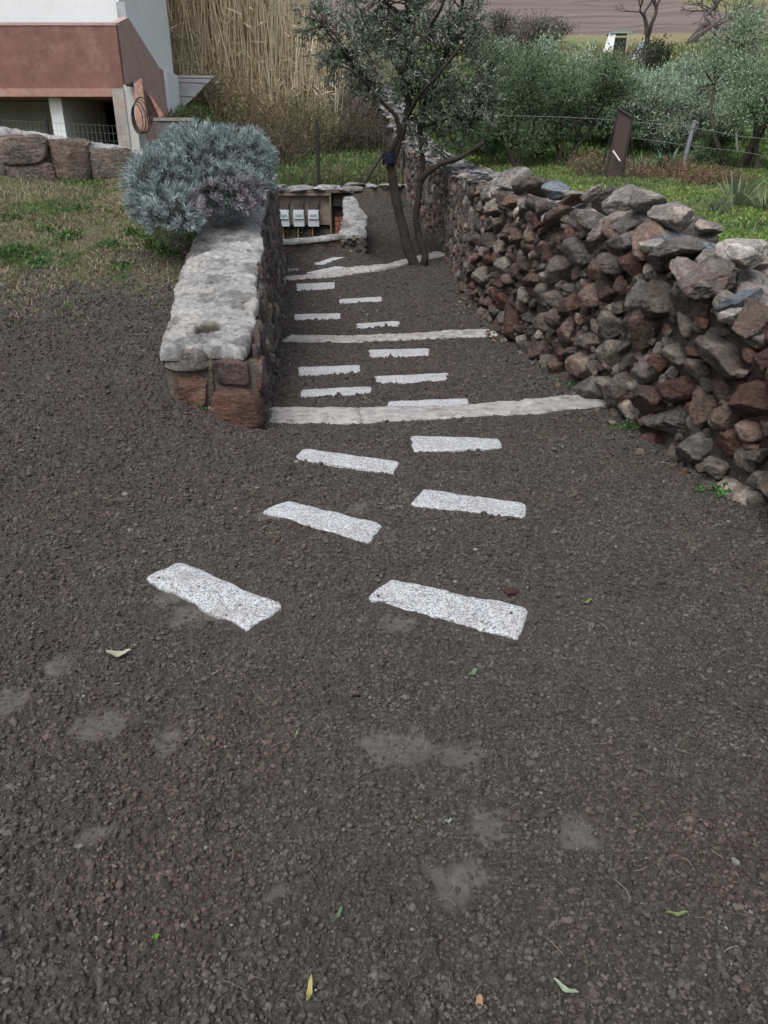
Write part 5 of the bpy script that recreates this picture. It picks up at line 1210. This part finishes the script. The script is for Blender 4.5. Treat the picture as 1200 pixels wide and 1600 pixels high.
sprout('green plants growing at the bottom of the meter niche', 450, 366, .25, 70, rs, -.02)

def build_crumbs():
    rg = np.random.default_rng(123)
    zones = [(.72, 2.7, 1, .0028, .0068, 12500), (.72, 2.7, 2, .006, .0105, 950), (.72, 2.7, 2, .011, .016, 14),
             (2.7, 5.2, 1, .0048, .0095, 5600), (2.7, 5.2, 2, .0095, .015, 230), (5.2, 9, 1, .007, .0125, 2300), (5.2, 9, 1, .013, .022, 120), (9, 19, 1, .011, .02, 520)]
    for sub in (1, 2):
        mb = MB()
        for d0, d1, sb, r0, r1, dens in zones:
            if sb != sub: continue
            wm = (d1*.905+.7)*.78; n = int((d1-d0)*2*wm*dens); y = rg.uniform(d0, d1, n); x = rg.uniform(-wm, wm, n)
            ok = (np.abs(x) < (y*.905+.7)*.72)
            ok &= x < xr(y)+.1
            x, y = x[ok], y[ok]; so_ = glook(x, y, 'soil'); pa = glook(x, y, 'patch')
            bare = .45+1.1*fb2(x*2.3, y*2.3, 19, 4)
            ok = (rg.random(len(x)) < (so_*bare+.06)*(1-.86*pa)) & (so_ > -.5); ok &= ~((x > -1.45) & (x < xl(y)) & (y > 4.75))
            lawnish = (x < xl(y)-.3) & (y > 6.3); ok &= ~lawnish | (rg.random(len(x)) < .3*(1-sst(6.3, 8.2, y)))
            x, y = x[ok], y[ok]; n = len(x)
            if not n: continue
            z = glook(x, y, 'Z'); r = r0+(r1-r0)*rg.random(n)**2; seg_ = 0
            for v in range(14):
                idx = np.arange(v, n, 14)
                if not len(idx): continue
                rv, rf = rock(v, sub, .16); m_ = len(idx)
                q = rg.normal(size=(m_, 4)); q /= np.linalg.norm(q, axis=1, keepdims=True); a, b, c, d = q.T
                Rm = np.stack([np.stack([1-2*(c*c+d*d), 2*(b*c-a*d), 2*(b*d+a*c)], -1), np.stack([2*(b*c+a*d), 1-2*(b*b+d*d), 2*(c*d-a*b)], -1), np.stack([2*(b*d-a*c), 2*(c*d+a*b), 1-2*(b*b+c*c)], -1)], 1)
                sv = rv[None]*rg.uniform(.8, 1.3, (m_, 1, 3)); w_ = np.einsum('nij,nkj->nki', Rm, sv)*r[idx, None, None]*1.15
                w_[..., 2] *= .8; w_ += np.stack([x[idx], y[idx], z[idx]+r[idx]*.28], -1)[:, None]
                F = (np.arange(m_)[:, None, None]*len(rv)+rf[None]).reshape(-1, 3)
                t_ = rg.uniform(.6, 1.42, m_); base = np.array([.070, .0625, .0585]); cc = base*t_[:, None]*(.72+.56*fb2(x[idx]*13, y[idx]*13, 91, 3))[:, None]
                red = sst(.5, .72, fb2(x[idx]*2.2, y[idx]*2.2, 77, 5))[:, None]; cc = cc*(1-red)+cc*red*np.array([1.09, .92, .89])
                pl = rg.random(m_) < .005; cc[pl] = np.array([.17, .16, .15])*rg.uniform(.7, 1.2, (pl.sum(), 1))
                mb.add(w_.reshape(-1, 3), f3=F, col=np.repeat(cc, len(rv), 0))
        tag(mb.build('soil_crumbs', M_CRUMB), 'loose crumbs and clods of dark soil covering the ground', 'soil', kind='stuff')
M_CRUMB = mat_attr('soil_crumb', .7, 1.3, 120, .97, .6, .002, 400, spec=.1, detail=3)
build_crumbs()

def build_litter():
    rg = np.random.default_rng(33); mb = MB()
    for _ in range(240):
        py = 690+900*rg.random()**.8; px = rg.uniform(-30, 1230); p = onground(px, py)
        if p.x > float(xr(p.y))-.05 or (p.x < float(xl(p.y)) and p.y > 4.7): continue
        s = rg.uniform(.003, .007)*(1+(rg.random() < .06)*1.2); v, f = rock(int(rg.integers(26)), 2, .04)
        mb.add((v*np.array([1.2, 1, .7])*s) @ rotm(rg, .5).T+np.array([p.x, p.y, p.z+.014]), f3=f, col=rcol(rg, [(.16, .14, .13), (.22, .20, .19), (.11, .095, .09), (.13, .09, .08), (.26, .25, .24)], .2))
    tag(mb.build('pebbles', M_ROCK, None, True), 'scattered pebbles and crumbs on the soil', 'pebbles', kind='stuff')
    # larger loose clods
    for (px, py, s, lab) in ((797, 930, .022, 'reddish brown lump of earth at the back edge of the nearest right slab'), (15, 1236, .014, 'pale grey stone at the left picture edge'), (845, 1280, .022, 'dark squarish clod right of the round footprint'), (124, 1328, .011, 'small pale flat stone at the lower left')):
        p = onground(px, py); v, f = rock(int(rg.integers(26)), 4, .05); pale = 'pale' in lab
        tag(MB().add(v*np.array([1.3, 1, .8])*s+np.array([p.x, p.y, p.z+.014]), f3=f, col=(.26, .25, .24) if pale else ((.12, .06, .05) if 'reddish' in lab else (.08, .068, .062))).build('stone', M_ROCK, None, True), lab, 'stone')
    # twigs, stalks, leaf litter
    st = MB()
    for _ in range(150):
        py = 700+890*rg.random(); px = rg.uniform(0, 1200)
        if rg.random() < .45: px = rg.uniform(600, 1200)
        p = onground(px, py)
        if p.x > float(xr(p.y))-.1 or (p.x < float(xl(p.y)) and p.y > 4.6): continue
        L = rg.uniform(.015, .07); a = rg.uniform(0, 6.28); e = np.array([math.cos(a)*L, math.sin(a)*L, rg.uniform(0, .012)]); P = smooth_path([np.array(p)+np.array([0, 0, .016]), np.array(p)+e*.5+rg.normal(size=3)*L*.12+np.array([0, 0, .02]), np.array(p)+e+np.array([0, 0, .016])], 4)
        st.tube(P, .0007+.0006*rg.random(), 3, np.array([(.16, .13, .10), (.12, .09, .07), (.22, .19, .15), (.09, .12, .06)][rg.integers(4)]))
    tag(st.build('twig_litter', M_STRAW), 'thin dry stalks and roots lying on the soil', 'litter', kind='stuff')
    def leaf_obj(px, py, L, W, col, ang, lab, curl=.2):
        p = onground(px, py); k = 9; V = []
        for i in range(k+1):
            t = i/k; w_ = W*math.sin(math.pi*min(1, t*.93+.04))**.8*(1+.15*math.sin(t*17)); x = (t-.5)*L
            for s in (-1, 0, 1): V.append((x*math.cos(ang)-s*w_*math.sin(ang), x*math.sin(ang)+s*w_*math.cos(ang), .02+curl*L*(t-.5)**2*2+abs(s)*W*.35+.003*math.sin(t*9)))
        V = np.array(V)+np.array(p); f = []
        for i in range(k): f += [(i*3, i*3+1, i*3+4, i*3+3), (i*3+1, i*3+2, i*3+5, i*3+4)]
        tag(MB().add(V, f4=f, col=col).build('fallen_leaf', M_LEAF, None, True), lab, 'leaf', 'leaves lying on the soil')
    leaf_obj(187, 1030, .085, .016, (.36, .36, .27), .1, 'pale curled leaf left of the nearest left slab', .3)
    leaf_obj(738, 1060, .05, .010, (.10, .17, .09), .9, 'green narrow leaf below the nearest right slab')
    leaf_obj(484, 1560, .055, .006, (.34, .30, .10), 1.5, 'yellow narrow leaf at the bottom centre', .5)
    leaf_obj(882, 1555, .055, .006, (.26, .33, .22), -.6, 'pale green narrow leaf at the bottom right', .4)
    leaf_obj(245, 1474, .016, .006, (.07, .22, .03), .5, 'tiny bright green leaf at the lower left')
    leaf_obj(463, 1155, .03, .003, (.12, .20, .09), 1.3, 'short green grass blade left of the long flattened patch')
    leaf_obj(700, 1292, .02, .006, (.22, .30, .26), .2, 'tiny bluish leaf left of the round footprint')
    leaf_obj(748, 1578, .03, .008, (.30, .20, .12), 1.4, 'brown dry leaf at the very bottom', .4)
    leaf_obj(528, 1440, .045, .005, (.07, .11, .07), 1.1, 'dark green grass blade above the bottom centre')
    leaf_obj(1055, 1437, .05, .005, (.15, .19, .07), 0, 'olive green blade at the lower right')
    leaf_obj(915, 948, .05, .008, (.15, .18, .06), .4, 'yellowish green sprig right of the nearest right slab', .4)
build_litter()
